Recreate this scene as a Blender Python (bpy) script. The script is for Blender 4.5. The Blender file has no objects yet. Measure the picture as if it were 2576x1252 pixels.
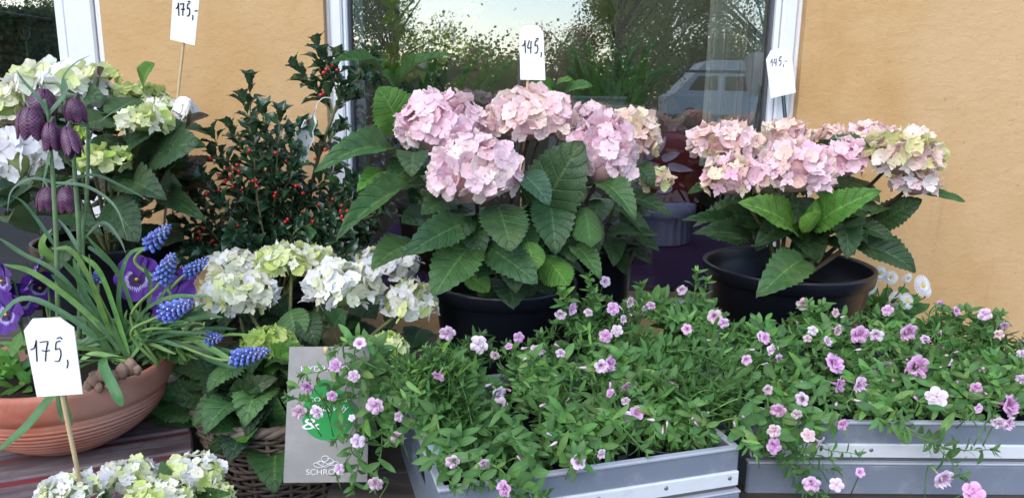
import bpy, math, random
import numpy as np
from mathutils import Vector, Matrix, noise
rnd = random.Random(7)
U = rnd.uniform
scene = bpy.context.scene
COL = scene.collection
R = math.radians

# ------------------------------------------------------------------ camera
CAM = Vector((0, 0, 1.30)); PITCH = R(12); ROLL = R(0.75); FPX = 1860.0
fw = Vector((0, math.cos(PITCH), -math.sin(PITCH)))
r0 = Vector((1, 0, 0)); u0 = r0.cross(fw)
rt = (r0 * math.cos(ROLL) + u0 * math.sin(ROLL)).normalized()
up = (u0 * math.cos(ROLL) - r0 * math.sin(ROLL)).normalized()
cd = bpy.data.cameras.new('camera'); cam = bpy.data.objects.new('camera', cd); COL.objects.link(cam)
cd.sensor_width = 36; cd.lens = 26.0; cd.clip_start = .02; cd.clip_end = 600
Mc = Matrix((rt, up, -fw)).transposed().to_4x4(); Mc.translation = CAM
cam.matrix_world = Mc; scene.camera = cam

# ------------------------------------------------------------------ sky, sun, exposure
w = bpy.data.worlds.new('World'); scene.world = w; w.use_nodes = True
nt = w.node_tree; bg = nt.nodes['Background']
sky = nt.nodes.new('ShaderNodeTexSky'); sky.sky_type = 'NISHITA'; sky.sun_disc = False
SUN_EL, SUN_AZ = R(42), R(205)          # azimuth clockwise from +Y: behind the camera, to the left
sky.sun_elevation = SUN_EL; sky.sun_rotation = SUN_AZ
sky.air_density = 1.0; sky.dust_density = 1.0; sky.ozone_density = .8
nt.links.new(sky.outputs[0], bg.inputs[0]); bg.inputs[1].default_value = 0.15
sl = bpy.data.lights.new('sun', 'SUN'); sl.energy = 0.6; sl.angle = R(60); sl.color = (1, .965, .92)
so = bpy.data.objects.new('sun', sl); COL.objects.link(so)
sdir = Vector((math.sin(SUN_AZ) * math.cos(SUN_EL), math.cos(SUN_AZ) * math.cos(SUN_EL), math.sin(SUN_EL)))
so.rotation_euler = (-sdir).to_track_quat('-Z', 'Y').to_euler()
scene.view_settings.view_transform = 'Standard'; scene.view_settings.look = 'None'
scene.view_settings.gamma = 1; scene.view_settings.exposure = 1.5
scene.view_settings.use_curve_mapping = False
scene.cycles.max_bounces = 8; scene.cycles.transparent_max_bounces = 12
scene.cycles.use_denoising = True

# ------------------------------------------------------------------ helpers
def P(px, py, Y):
    """photo position (2576 x 1252) at world depth Y"""
    d = fw + rt * ((px - 1288) / FPX) - up * ((py - 626) / FPX)
    return CAM + d * (Y / d.y)
def mpx(Y, drop=.3):
    return (Y * math.cos(PITCH) + drop * math.sin(PITCH)) / FPX
WL = {}
def new(name, me, parent=None, M=None, color=None, stuff=False):
    o = bpy.data.objects.new(name, me); COL.objects.link(o)
    M = M or Matrix.Identity(4)
    if parent is not None:
        o.parent = parent; o.matrix_basis = Matrix.Translation(-WL[parent.name]) @ M
    else:
        o.matrix_basis = M
    WL[o.name] = M.translation.copy()
    if color is not None: o.color = (*color[:3], 1)
    if stuff: o['kind'] = 'stuff'
    return o
def thing(name, label, cat, loc=(0, 0, 0), group=None):
    o = new(name, None, None, Matrix.Translation(Vector(loc)))
    o['label'] = label; o['category'] = cat
    if group: o['group'] = group
    return o
def mesh(name, V, F, mat, uv=None, smooth=True, mids=None):
    me = bpy.data.meshes.new(name); me.from_pydata([tuple(v) for v in V], [], [tuple(f) for f in F])
    for m in (mat if isinstance(mat, (list, tuple)) else [mat]): me.materials.append(m)
    if uv is not None:
        ul = me.uv_layers.new(name='UVMap')
        idx = np.empty(len(me.loops), np.int32); me.loops.foreach_get('vertex_index', idx)
        ul.data.foreach_set('uv', np.asarray(uv, np.float32)[idx].ravel())
    if mids is not None: me.polygons.foreach_set('material_index', mids)
    if smooth: me.polygons.foreach_set('use_smooth', [True] * len(me.polygons))
    me.update(); return me
class MB:
    def __init__(s): s.V = []; s.F = []; s.uv = []; s.m = []
    def add(s, V, F, uv=None, m=0):
        b = len(s.V); s.V += [tuple(v) for v in V]; s.F += [tuple(i + b for i in f) for f in F]
        s.uv += list(uv) if uv is not None else [(0, 0)] * len(V); s.m += [m] * len(F); return s
    def box(s, x0, x1, y0, y1, z0, z1, M=None, b=0.0, m=0):
        if b <= 0:
            V = [(x, y, z) for x in (x0, x1) for y in (y0, y1) for z in (z0, z1)]
            F = [(0, 1, 3, 2), (4, 6, 7, 5), (0, 4, 5, 1), (2, 3, 7, 6), (0, 2, 6, 4), (1, 5, 7, 3)]
        else:   # chamfered box
            V = []; F = []
            c = [(x0, x1), (y0, y1), (z0, z1)]
            idx = {}
            for sx in (0, 1):
                for sy in (0, 1):
                    for sz in (0, 1):
                        sg = (sx, sy, sz)
                        for ax in range(3):
                            p = [c[k][sg[k]] + (b if sg[k] == 0 else -b) for k in range(3)]
                            p[ax] = c[ax][sg[ax]]
                            idx[(sg, ax)] = len(V); V.append(tuple(p))
            for ax in range(3):
                a1, a2 = (ax + 1) % 3, (ax + 2) % 3
                for sv in (0, 1):
                    q = []
                    for (p, r) in ((0, 0), (1, 0), (1, 1), (0, 1)):
                        g = [0, 0, 0]; g[ax] = sv; g[a1] = p; g[a2] = r; q.append(idx[(tuple(g), ax)])
                    F.append(q if sv else q[::-1])
            for ax in range(3):
                a1, a2 = (ax + 1) % 3, (ax + 2) % 3
                for p in (0, 1):
                    for r in (0, 1):
                        g0 = [0, 0, 0]; g0[a1] = p; g0[a2] = r; g1 = g0[:]; g1[ax] = 1
                        F.append((idx[(tuple(g0), a1)], idx[(tuple(g1), a1)], idx[(tuple(g1), a2)], idx[(tuple(g0), a2)]))
            for sx in (0, 1):
                for sy in (0, 1):
                    for sz in (0, 1):
                        F.append(tuple(idx[((sx, sy, sz), a)] for a in range(3)))
        if M is not None: V = [M @ Vector(v) for v in V]
        return s.add(V, F, None, m)
    def tube(s, pts, rad, n=6, m=0, cap=True):
        pts = [Vector(p) for p in pts]; N = len(pts)
        rad = rad if callable(rad) else (lambda t, r=rad: r)
        V = []; F = []; uv = []
        T0 = (pts[1] - pts[0]).normalized(); a = T0.orthogonal().normalized()
        for i, p in enumerate(pts):
            T = (pts[min(i + 1, N - 1)] - pts[max(i - 1, 0)]).normalized()
            a = (a - T * a.dot(T)).normalized(); b = T.cross(a); r = rad(i / (N - 1))
            for k in range(n):
                an = 2 * math.pi * k / n; V.append(p + (a * math.cos(an) + b * math.sin(an)) * r); uv.append((i / (N - 1), k / n))
        for i in range(N - 1):
            for k in range(n):
                F.append((i * n + k, i * n + (k + 1) % n, (i + 1) * n + (k + 1) % n, (i + 1) * n + k))
        if cap: F.append(tuple(range(n))[::-1]); F.append(tuple(range((N - 1) * n, N * n)))
        return s.add(V, F, uv, m)
    def lathe(s, prof, n=48, c=(0, 0, 0), m=0, wob=None):
        V = []; F = []; uv = []
        for i, (r, z) in enumerate(prof):
            for k in range(n):
                an = 2 * math.pi * k / n; rr = r * (wob(an, i) if wob else 1)
                V.append((c[0] + rr * math.cos(an), c[1] + rr * math.sin(an), c[2] + z)); uv.append((k / n, i / max(1, len(prof) - 1)))
        for i in range(len(prof) - 1):
            for k in range(n):
                F.append((i * n + k, i * n + (k + 1) % n, (i + 1) * n + (k + 1) % n, (i + 1) * n + k))
        if prof[0][0] > 1e-6: F.append(tuple(range(n))[::-1])
        if prof[-1][0] > 1e-6: F.append(tuple(range((len(prof) - 1) * n, len(prof) * n)))
        return s.add(V, F, uv, m)
    def ball(s, c, r, n=8, rings=6, m=0, sq=(1, 1, 1), nz=0):
        V = []; F = []
        V.append((c[0], c[1], c[2] - r * sq[2]))
        for i in range(1, rings):
            ph = math.pi * i / rings
            for k in range(n):
                an = 2 * math.pi * k / n
                d = Vector((math.sin(ph) * math.cos(an), math.sin(ph) * math.sin(an), -math.cos(ph)))
                q = r * (1 + (nz * noise.noise(d * 3 + Vector(c) * 9) if nz else 0))
                V.append((c[0] + d.x * q * sq[0], c[1] + d.y * q * sq[1], c[2] + d.z * q * sq[2]))
        V.append((c[0], c[1], c[2] + r * sq[2])); L = len(V) - 1
        for k in range(n): F.append((0, 1 + (k + 1) % n, 1 + k))
        for i in range(rings - 2):
            for k in range(n):
                a = 1 + i * n; F.append((a + k, a + (k + 1) % n, a + n + (k + 1) % n, a + n + k))
        a = 1 + (rings - 2) * n
        for k in range(n): F.append((a + k, a + (k + 1) % n, L))
        return s.add(V, F, None, m)
    def mesh(s, name, mat, smooth=True): return mesh(name, s.V, s.F, mat, s.uv, smooth, s.m)
    def build(s, name, mat, parent=None, color=None, smooth=True, loc=None, stuff=False):
        L = Vector(loc) if loc is not None else (WL[parent.name] if parent is not None else Vector((0, 0, 0)))
        s.V = [(v[0] - L.x, v[1] - L.y, v[2] - L.z) for v in s.V]
        return new(name, s.mesh(name, mat, smooth), parent, Matrix.Translation(L), color, stuff)
def spline(pts, n=20):
    pts = [Vector(p) for p in pts]; q = [pts[0] * 2 - pts[1]] + pts + [pts[-1] * 2 - pts[-2]]
    out = []; S = len(pts) - 1
    for i in range(n + 1):
        t = i / n * S; k = min(int(t), S - 1); f = t - k
        a, b, c, d = q[k:k + 4]
        out.append(.5 * ((2 * b) + (c - a) * f + (2 * a - 5 * b + 4 * c - d) * f * f + (3 * b - a - 3 * c + d) * f ** 3))
    return out
def ribbon(mb, pts, wd, face=Vector((0, -.75, .65)), n=14, fold=.25, prof=None, m=0, twist=0):
    ps = spline(pts, n); V = []; F = []; uv = []
    prof = prof or (lambda t: min(1, (t * 6 + .55)) * max(.04, 1 - t ** 3.0))
    for i, p in enumerate(ps):
        T = (ps[min(i + 1, n)] - ps[max(i - 1, 0)]).normalized()
        f = (face - T * face.dot(T))
        if f.length < .1: f = T.orthogonal()
        f.normalize(); sd = T.cross(f)
        if twist:
            an = twist * i / n; sd, f = sd * math.cos(an) + f * math.sin(an), f * math.cos(an) - sd * math.sin(an)
        wv = wd * .5 * prof(i / n)
        for k, s in enumerate((-1, -.5, 0, .5, 1)):
            V.append(p + sd * wv * s + f * wv * fold * abs(s)); uv.append((i / n, (s + 1) / 2))
    for i in range(n):
        for k in range(4): F.append((i * 5 + k, i * 5 + k + 1, i * 5 + 6 + k, i * 5 + 5 + k))
    mb.add(V, F, uv, m)
def frame_matrix(pos, ydir, nrm, sx, sy, sz):
    y = ydir.normalized(); z = nrm - y * nrm.dot(y)
    if z.length < 1e-3: z = y.orthogonal()
    z.normalize(); x = y.cross(z)
    M = Matrix.Identity(4)
    M.col[0] = (*(x * sx), 0); M.col[1] = (*(y * sy), 0); M.col[2] = (*(z * sz), 0); M.col[3] = (*pos, 1)
    return M
def joined(name, protos, mats, parent, mat, color=None):
    """many pieces too numerous to be parts, as one mesh; protos = [mesh...]"""
    data = []
    for me in protos:
        v = np.empty(len(me.vertices) * 3); me.vertices.foreach_get('co', v)
        data.append((v.reshape(-1, 3), [tuple(p.vertices) for p in me.polygons],
                     {l.vertex_index: tuple(me.uv_layers[0].data[l.index].uv) for l in me.loops}))
    V = []; F = []; uv = []; L = WL[parent.name]; b = 0
    for i, M in enumerate(mats):
        v, f, u = data[i % len(data)]; A = np.array(M)
        V.append(v @ A[:3, :3].T + (A[:3, 3] - np.array(L))); F += [tuple(k + b for k in q) for q in f]; uv += [u[k] for k in range(len(v))]; b += len(v)
    return new(name, mesh(name, np.concatenate(V), F, mat, uv), parent, Matrix.Translation(L), color, True)

# ------------------------------------------------------------------ materials
def nodes(name):
    m = bpy.data.materials.new(name); m.use_nodes = True; t = m.node_tree
    return m, t, t.nodes['Principled BSDF'], t.nodes['Material Output']
def N(t, typ, **kw):
    n = t.nodes.new(typ)
    for k, v in kw.items():
        if k.startswith('i_'): n.inputs[int(k[2:])].default_value = v
        else: setattr(n, k, v)
    return n
def math_(t, op, a, b=None, c=None, clamp=False):
    n = t.nodes.new('ShaderNodeMath'); n.operation = op; n.use_clamp = clamp
    for i, x in enumerate((a, b, c)):
        if x is None: continue
        if isinstance(x, (int, float)): n.inputs[i].default_value = x
        else: t.links.new(x, n.inputs[i])
    return n.outputs[0]
def mix(t, f, a, b, typ='MIX'):
    n = t.nodes.new('ShaderNodeMix'); n.data_type = 'RGBA'; n.blend_type = typ
    for i, x in ((0, f), (6, a), (7, b)):
        if isinstance(x, (int, float)): n.inputs[i].default_value = x
        elif isinstance(x, (tuple, list)): n.inputs[i].default_value = (*x[:3], 1)
        else: t.links.new(x, n.inputs[i])
    return n.outputs[2]
def ramp(t, f, stops):
    n = t.nodes.new('ShaderNodeValToRGB'); e = n.color_ramp.elements
    while len(e) < len(stops): e.new(.5)
    for k, (p, c) in enumerate(stops): e[k].position = p; e[k].color = (*c, 1) if not isinstance(c, (int, float)) else (c, c, c, 1)
    t.links.new(f, n.inputs[0]); return n.outputs[0]
def noise_(t, vec, scale, detail=4, rough=.55, dist=0):
    n = t.nodes.new('ShaderNodeTexNoise'); n.inputs['Scale'].default_value = scale; n.inputs['Detail'].default_value = detail
    n.inputs['Roughness'].default_value = rough; n.inputs['Distortion'].default_value = dist
    if vec is not None: t.links.new(vec, n.inputs['Vector'])
    return n.outputs[0]
def bump(t, h, s, d, bs, prev=None):
    n = t.nodes.new('ShaderNodeBump'); n.inputs['Strength'].default_value = s; n.inputs['Distance'].default_value = d
    t.links.new(h, n.inputs['Height'])
    if prev is not None: t.links.new(prev, n.inputs['Normal'])
    t.links.new(n.outputs[0], bs.inputs['Normal']); return n.outputs[0]
def pos(t): return t.nodes.new('ShaderNodeNewGeometry').outputs['Position']
def scaled(t, v, s):
    n = t.nodes.new('ShaderNodeVectorMath'); n.operation = 'MULTIPLY'; t.links.new(v, n.inputs[0]); n.inputs[1].default_value = s; return n.outputs[0]
def plain(name, c, rough=.6, spec=.5, nz=.12, ns=40, bs=0, metal=0, wear=None):
    m, t, b, o = nodes(name); g = pos(t)
    f = noise_(t, g, ns, 5, .6)
    col = mix(t, f, [x * (1 - nz) for x in c], [min(1, x * (1 + nz)) for x in c])
    if wear: col = mix(t, math_(t, 'MULTIPLY', ramp(t, noise_(t, g, wear[1], 7, .7), [(.52, 0.), (.68, 1.)]), wear[2]), col, wear[0])
    t.links.new(col, b.inputs['Base Color']); b.inputs['Roughness'].default_value = rough
    b.inputs['Specular IOR Level'].default_value = spec; b.inputs['Metallic'].default_value = metal
    t.links.new(math_(t, 'MULTIPLY_ADD', noise_(t, g, ns * .4, 4), .25, rough - .12, True), b.inputs['Roughness'])
    if bs: bump(t, noise_(t, g, ns * 3, 4), bs, .002, b)
    return m
def leafy(name, rough=.42, spec=.5, trans=.18, veins=8, vein=.5, under=.35, ocol=True, mid=.035, bumpy=.35, tint=None):
    m, t, b, o = nodes(name)
    oi = t.nodes.new('ShaderNodeObjectInfo'); tc = t.nodes.new('ShaderNodeTexCoord'); ge = t.nodes.new('ShaderNodeNewGeometry')
    sp = t.nodes.new('ShaderNodeSeparateXYZ'); t.links.new(tc.outputs['UV'], sp.inputs[0])
    av = math_(t, 'ABSOLUTE', math_(t, 'MULTIPLY_ADD', sp.outputs[1], 2, -1))
    base = oi.outputs['Color']
    nz = noise_(t, ge.outputs['Position'], 60, 4, .6)
    base = mix(t, 1.0, base, ramp(t, nz, [(.3, (.72, .75, .7)), (.7, (1.25, 1.2, 1.2))]), 'MULTIPLY')
    col = base; h = None
    pale_col = mix(t, 1.0, base, (1.9, 1.75, 1.5), 'MULTIPLY'); pale_col = mix(t, .06, pale_col, (.6, .8, .4))  # paler leaf colour for veins, midrib and translucency
    if veins:
        p = math_(t, 'MULTIPLY', math_(t, 'SUBTRACT', sp.outputs[0], math_(t, 'MULTIPLY', av, .20)), veins)
        f = math_(t, 'ABSOLUTE', math_(t, 'SUBTRACT', math_(t, 'FRACT', p), .5))
        v = math_(t, 'SUBTRACT', 1, math_(t, 'MULTIPLY', f, 11), None, True)
        v2 = noise_(t, tc.outputs['UV'], 26, 2, .5)
        col = mix(t, math_(t, 'MULTIPLY', v, vein), base, pale_col)
        h = math_(t, 'ADD', math_(t, 'MULTIPLY', v, -.6), math_(t, 'MULTIPLY', v2, .5))
    if veins:
        dsp = noise_(t, ge.outputs['Position'], 420, 2, .6)
        col = mix(t, math_(t, 'MULTIPLY', ramp(t, dsp, [(.68, 0.), (.73, 1.)]), .30), col, (.42, .46, .40))
        yl = noise_(t, ge.outputs['Position'], 14, 3, .6)
        col = mix(t, math_(t, 'MULTIPLY', ramp(t, yl, [(.55, 0.), (.75, 1.)]), .30), col, (.16, .20, .05))
    if mid:
        q = math_(t, 'SUBTRACT', 1, math_(t, 'DIVIDE', av, mid * 2), None, True)
        col = mix(t, math_(t, 'MULTIPLY', q, .9), col, pale_col)
    if under: col = mix(t, math_(t, 'MULTIPLY', ge.outputs['Backfacing'], under), col, (.22, .30, .15))
    t.links.new(col, b.inputs['Base Color'])
    t.links.new(math_(t, 'MULTIPLY_ADD', nz, .25, rough - .12), b.inputs['Roughness']); b.inputs['Specular IOR Level'].default_value = spec
    if h is not None and bumpy: bump(t, h, bumpy, .004, b)
    tr = t.nodes.new('ShaderNodeBsdfTranslucent'); t.links.new(pale_col, tr.inputs[0])
    ms = t.nodes.new('ShaderNodeMixShader'); ms.inputs[0].default_value = trans
    t.links.new(b.outputs[0], ms.inputs[1]); t.links.new(tr.outputs[0], ms.inputs[2]); t.links.new(ms.outputs[0], o.inputs[0])
    return m
def petal(name, edge=(.78, .78, .5), ef=.35, veins=(.9, .9, .9), trans=.3, centre=None, cs=.12, blotch=.0):
    m, t, b, o = nodes(name)
    oi = t.nodes.new('ShaderNodeObjectInfo'); tc = t.nodes.new('ShaderNodeTexCoord'); ge = t.nodes.new('ShaderNodeNewGeometry')
    sp = t.nodes.new('ShaderNodeSeparateXYZ'); t.links.new(tc.outputs['UV'], sp.inputs[0])
    base = mix(t, 1.0, oi.outputs['Color'], ramp(t, noise_(t, ge.outputs['Position'], 90, 4, .6), [(.3, (.9, .87, .88)), (.7, (1.06, 1.06, 1.05))]), 'MULTIPLY')
    u = sp.outputs[0]
    e = math_(t, 'MULTIPLY', math_(t, 'POWER', u, 4), ef)
    e = math_(t, 'MULTIPLY', e, ramp(t, noise_(t, ge.outputs['Position'], 45, 2), [(.38, .15), (.62, 1.)]))
    col = mix(t, e, base, edge)
    wv = math_(t, 'ABSOLUTE', math_(t, 'SINE', math_(t, 'MULTIPLY', sp.outputs[1], 22)))
    col = mix(t, math_(t, 'MULTIPLY', ramp(t, wv, [(.0, 1.), (.3, 0.)]), .22), col, mix(t, 1.0, col, veins, 'MULTIPLY'))
    if centre: col = mix(t, ramp(t, u, [(cs * .5, 1.), (cs * 1.6, 0.)]), col, centre)
    if blotch: col = mix(t, math_(t, 'MULTIPLY', ramp(t, noise_(t, ge.outputs['Position'], 55, 3), [(.60, 0.), (.70, 1.)]), blotch), col, (.50, .56, .22))
    t.links.new(col, b.inputs['Base Color']); b.inputs['Roughness'].default_value = .62; b.inputs['Specular IOR Level'].default_value = .25
    tr = t.nodes.new('ShaderNodeBsdfTranslucent'); t.links.new(col, tr.inputs[0])
    ms = t.nodes.new('ShaderNodeMixShader'); ms.inputs[0].default_value = trans
    t.links.new(b.outputs[0], ms.inputs[1]); t.links.new(tr.outputs[0], ms.inputs[2]); t.links.new(ms.outputs[0], o.inputs[0])
    return m

MT = {}
MT['hleaf'] = leafy('hydrangea_leaf', rough=.43, spec=.45, trans=.12, veins=8, vein=.45, bumpy=.7)
MT['sleaf'] = leafy('small_leaf', rough=.5, spec=.35, trans=.25, veins=0, under=.2)
MT['holly'] = leafy('holly_leaf', rough=.26, spec=.6, trans=.06, veins=0, under=.25, mid=.05)
MT['blade'] = leafy('blade_leaf', rough=.45, spec=.4, trans=.18, veins=0, under=.15, mid=.0)
MT['stem'] = leafy('stem', rough=.55, trans=0, veins=0, under=0, mid=0)
MT['pink'] = petal('pink_petal', edge=(.93, .90, .76), ef=.6, veins=(1, .78, .88), blotch=.32, centre=(.80, .48, .62), cs=.08)
MT['white'] = petal('white_petal', edge=(.86, .86, .80), ef=.4, veins=(.86, .9, .84), centre=(.62, .66, .35), cs=.1)
MT['calib'] = petal('calibrachoa_petal', edge=(.86, .66, .84), ef=.4, veins=(.68, .38, .62), centre=(.50, .14, .40), cs=.20)
MT['daisy'] = petal('daisy_petal', edge=(.85, .85, .85), ef=0, veins=(.93, .93, .93))
MT['musc'] = petal('muscari_floret', edge=(.75, .80, .95), ef=1.0, veins=(.8, .8, .9), trans=.1)
MT['corep'] = plain('pink_head_core', (.50, .30, .30), .8, .2)
MT['core'] = plain('head_core', (.30, .36, .13), .8, .2)
def pansy_mat(blotched):
    m, t, b, o = nodes('pansy_petal' + ('_blotched' if blotched else ''))
    tc = t.nodes.new('ShaderNodeTexCoord'); sp = t.nodes.new('ShaderNodeSeparateXYZ'); t.links.new(tc.outputs['UV'], sp.inputs[0])
    u, v = sp.outputs[0], sp.outputs[1]
    ray = math_(t, 'MULTIPLY', math_(t, 'ABSOLUTE', math_(t, 'SINE', math_(t, 'MULTIPLY', v, 31))), .13)
    uu = math_(t, 'ADD', math_(t, 'MULTIPLY_ADD', noise_(t, pos(t), 160, 3), .25, -.125), math_(t, 'ADD', u, ray))
    pur = mix(t, noise_(t, pos(t), 70, 3), (.034, .004, .10), (.085, .012, .25))
    if blotched:
        n = ramp(t, uu, [(.10, (.75, .45, .02)), (.13, (.02, .003, .05)), (.47, (.03, .004, .08)), (.51, (.60, .55, .80)), (.55, (.35, .25, .62)), (.64, (.09, .02, .25))])
        f = ramp(t, uu, [(.56, 0.), (.64, 1.)])
        col = mix(t, f, n, pur)
    else: col = pur
    t.links.new(col, b.inputs['Base Color']); b.inputs['Roughness'].default_value = .6; b.inputs['Specular IOR Level'].default_value = .3
    b.inputs['Sheen Weight'].default_value = .15
    return m
MT['pansy'] = pansy_mat(False); MT['pansyb'] = pansy_mat(True)
def bell_mat():
    m, t, b, o = nodes('chequered_bell')
    tc = t.nodes.new('ShaderNodeTexCoord'); ch = t.nodes.new('ShaderNodeTexChecker'); ch.inputs['Scale'].default_value = 1
    s = scaled(t, tc.outputs['UV'], (38, 17, 1)); 
    nn = t.nodes.new('ShaderNodeTexNoise'); nn.inputs['Scale'].default_value = 22; t.links.new(tc.outputs['UV'], nn.inputs['Vector'])
    s2 = t.nodes.new('ShaderNodeVectorMath'); s2.operation = 'ADD'; t.links.new(s, s2.inputs[0]); t.links.new(nn.outputs[1], s2.inputs[1])
    t.links.new(s2.outputs[0], ch.inputs['Vector'])
    ch.inputs[1].default_value = (.035, .004, .030, 1); ch.inputs[2].default_value = (.20, .07, .15, 1)
    col = mix(t, ramp(t, noise_(t, tc.outputs['UV'], 6, 2), [(.35, .25), (.65, .95)]), (.045, .007, .038), ch.outputs[0])
    t.links.new(col, b.inputs['Base Color']); b.inputs['Roughness'].default_value = .45
    return m
MT['bell'] = bell_mat()
MT['berry'] = plain('berry', (.42, .014, .014), .22, .6, .15, 200)
MT['bark'] = plain('bark', (.17, .12, .075), .85, .3, .4, 60, .5)
MT['cane'] = plain('plant_stem', (.16, .17, .07), .6, .3, .3, 60)
MT['darkcane'] = plain('dark_plant_stem', (.035, .018, .016), .5, .3, .3, 60)
MT['pot'] = plain('black_pot', (.007, .008, .014), .36, .4, .2, 30, .08, wear=((.022, .022, .024), 18, .3))
MT['soil'] = plain('soil', (.022, .014, .009), .95, .2, .6, 150, .9)
MT['card'] = plain('white_card', (.80, .80, .81), .6, .3, .02, 20)
MT['ink'] = plain('black_ink', (.012, .012, .016), .5, .3)
MT['stick'] = plain('bamboo_stick', (.58, .42, .24), .6, .3, .15, 120)
MT['dstick'] = plain('dark_green_stick', (.010, .026, .034), .5)
MT['frame'] = plain('white_paint', (.68, .695, .72), .38, .5, .03, 8, .08, wear=((.62, .63, .66), 25, .4))
MT['seal'] = plain('window_seal', (.10, .10, .11), .7)
MT['crate'] = plain('grey_crate', (.165, .19, .24), .42, .5, .10, 12, .06, wear=((.27, .29, .33), 26, .6))
MT['crlip'] = plain('lip_highlight', (.36, .385, .43), .4, .5, .06, 30)  # paler than the crate: the lip's highlight painted in
MT['strip'] = plain('white_strip', (.60, .62, .65), .42, .5, .05, 30, .05, wear=((.45, .46, .47), 40, .45))
MT['rivet'] = plain('rivet', (.20, .22, .25), .35, .6, .1, 50, metal=.7)
def plaster():
    m, t, b, o = nodes('ochre_plaster'); g = pos(t)
    a = noise_(t, g, 2.2, 5, .6, .6); c = noise_(t, g, 7, 6, .6, .1); gr = noise_(t, scaled(t, g, (1, 1, 1.3)), 40, 6, .7, .2)
    col = mix(t, ramp(t, a, [(.35, 0.), (.65, 1.)]), (.475, .285, .118), (.555, .36, .17))
    col = mix(t, math_(t, 'MULTIPLY', ramp(t, c, [(.45, 0.), (.7, 1.)]), .45), col, (.58, .39, .205))
    col = mix(t, math_(t, 'MULTIPLY', ramp(t, gr, [(.56, 0.), (.7, 1.)]), .3), col, (.42, .23, .085))
    big = noise_(t, scaled(t, g, (1.2, 1, .8)), 1.5, 4, .6)
    col = mix(t, math_(t, 'MULTIPLY', ramp(t, big, [(.42, 0.), (.62, 1.)]), .55), col, (.60, .42, .245))
    st = noise_(t, scaled(t, g, (9, 9, .7)), 3, 5, .65)
    col = mix(t, math_(t, 'MULTIPLY', ramp(t, st, [(.60, 0.), (.75, 1.)]), .35), col, (.36, .22, .10))
    sk = noise_(t, g, 120, 2, .6)
    col = mix(t, math_(t, 'MULTIPLY', ramp(t, sk, [(.70, 0.), (.76, 1.)]), .5), col, (.25, .15, .07))
    t.links.new(col, b.inputs['Base Color']); b.inputs['Roughness'].default_value = .88; b.inputs['Specular IOR Level'].default_value = .2
    b1 = bump(t, c, .16, .010, b); b2 = bump(t, ramp(t, gr, [(.42, 0.), (.62, 1.)]), .28, .003, b, b1)
    bump(t, noise_(t, g, 240, 3), .15, .001, b, b2)
    return m
MT['plaster'] = plaster()
def terracotta():
    m, t, b, o = nodes('terracotta'); g = pos(t)
    f = noise_(t, scaled(t, g, (1, 1, 2.5)), 14, 6, .65, .5)
    col = mix(t, ramp(t, f, [(.35, 0.), (.68, 1.)]), (.37, .105, .062), (.45, .17, .11))
    col = mix(t, math_(t, 'MULTIPLY', ramp(t, noise_(t, g, 26, 6, .75), [(.60, 0.), (.72, 1.)]), .5), col, (.22, .06, .035))
    col = mix(t, math_(t, 'MULTIPLY', ramp(t, noise_(t, g, 7, 3), [(.45, 0.), (.62, 1.)]), .55), col, (.54, .32, .25))
    t.links.new(col, b.inputs['Base Color']); b.inputs['Roughness'].default_value = .62; b.inputs['Specular IOR Level'].default_value = .35
    bump(t, noise_(t, g, 90, 4), .2, .001, b); return m
MT['terra'] = terracotta()
def wood(name, c0, c1, paint=None, ang=0, paintf=.8):
    m, t, b, o = nodes(name)
    tc = t.nodes.new('ShaderNodeTexCoord'); s = scaled(t, tc.outputs['Object'], (4, 30, 30))
    oi = t.nodes.new('ShaderNodeObjectInfo'); ad = t.nodes.new('ShaderNodeVectorMath'); ad.operation = 'ADD'
    t.links.new(s, ad.inputs[0]); cb = t.nodes.new('ShaderNodeCombineXYZ'); t.links.new(math_(t, 'MULTIPLY', oi.outputs['Random'], 30), cb.inputs[1]); t.links.new(cb.outputs[0], ad.inputs[1])
    f = noise_(t, ad.outputs[0], 1.6, 8, .7, .3)
    col = mix(t, ramp(t, f, [(.35, 0.), (.68, 1.)]), c0, c1)
    if paint:
        pf = ramp(t, noise_(t, scaled(t, ad.outputs[0], (1.2, .35, .35)), 1.3, 7, .72), [(.46, 0.), (.53, 1.)])
        col = mix(t, math_(t, 'MULTIPLY', pf, paintf), col, paint)
    t.links.new(col, b.inputs['Base Color']); b.inputs['Roughness'].default_value = .68
    bump(t, f, .5, .0025, b); return m
MT['plank'] = wood('weathered_plank', (.055, .036, .040), (.24, .20, .205), (.085, .045, .052), paintf=.5)
MT['redwood'] = wood('red_painted_edge', (.17, .016, .022), (.24, .028, .034), (.10, .04, .04))
MT['bench'] = wood('bench_wood', (.030, .022, .018), (.085, .066, .055))
MT['wicker'] = plain('wicker', (.115, .085, .066), .7, .35, .5, 70, .4, wear=((.23, .20, .175), 30, .6))
def glass():
    m, t, b, o = nodes('window_glass')
    tr = t.nodes.new('ShaderNodeBsdfTransparent'); tr.inputs[0].default_value = (.96, .98, .97, 1)
    gl = t.nodes.new('ShaderNodeBsdfGlossy'); gl.inputs[1].default_value = .004
    wv = noise_(t, pos(t), 1.3, 2, .4); n = t.nodes.new('ShaderNodeBump'); n.inputs['Strength'].default_value = .02; n.inputs['Distance'].default_value = .01
    t.links.new(wv, n.inputs['Height']); t.links.new(n.outputs[0], gl.inputs['Normal'])
    ms = t.nodes.new('ShaderNodeMixShader'); fr = t.nodes.new('ShaderNodeFresnel'); fr.inputs[0].default_value = 1.5
    t.links.new(math_(t, 'ADD', fr.outputs[0], .14, None, True), ms.inputs[0])
    t.links.new(tr.outputs[0], ms.inputs[1]); t.links.new(gl.outputs[0], ms.inputs[2]); t.links.new(ms.outputs[0], o.inputs[0]); return m
MT['glass'] = glass()

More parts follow.
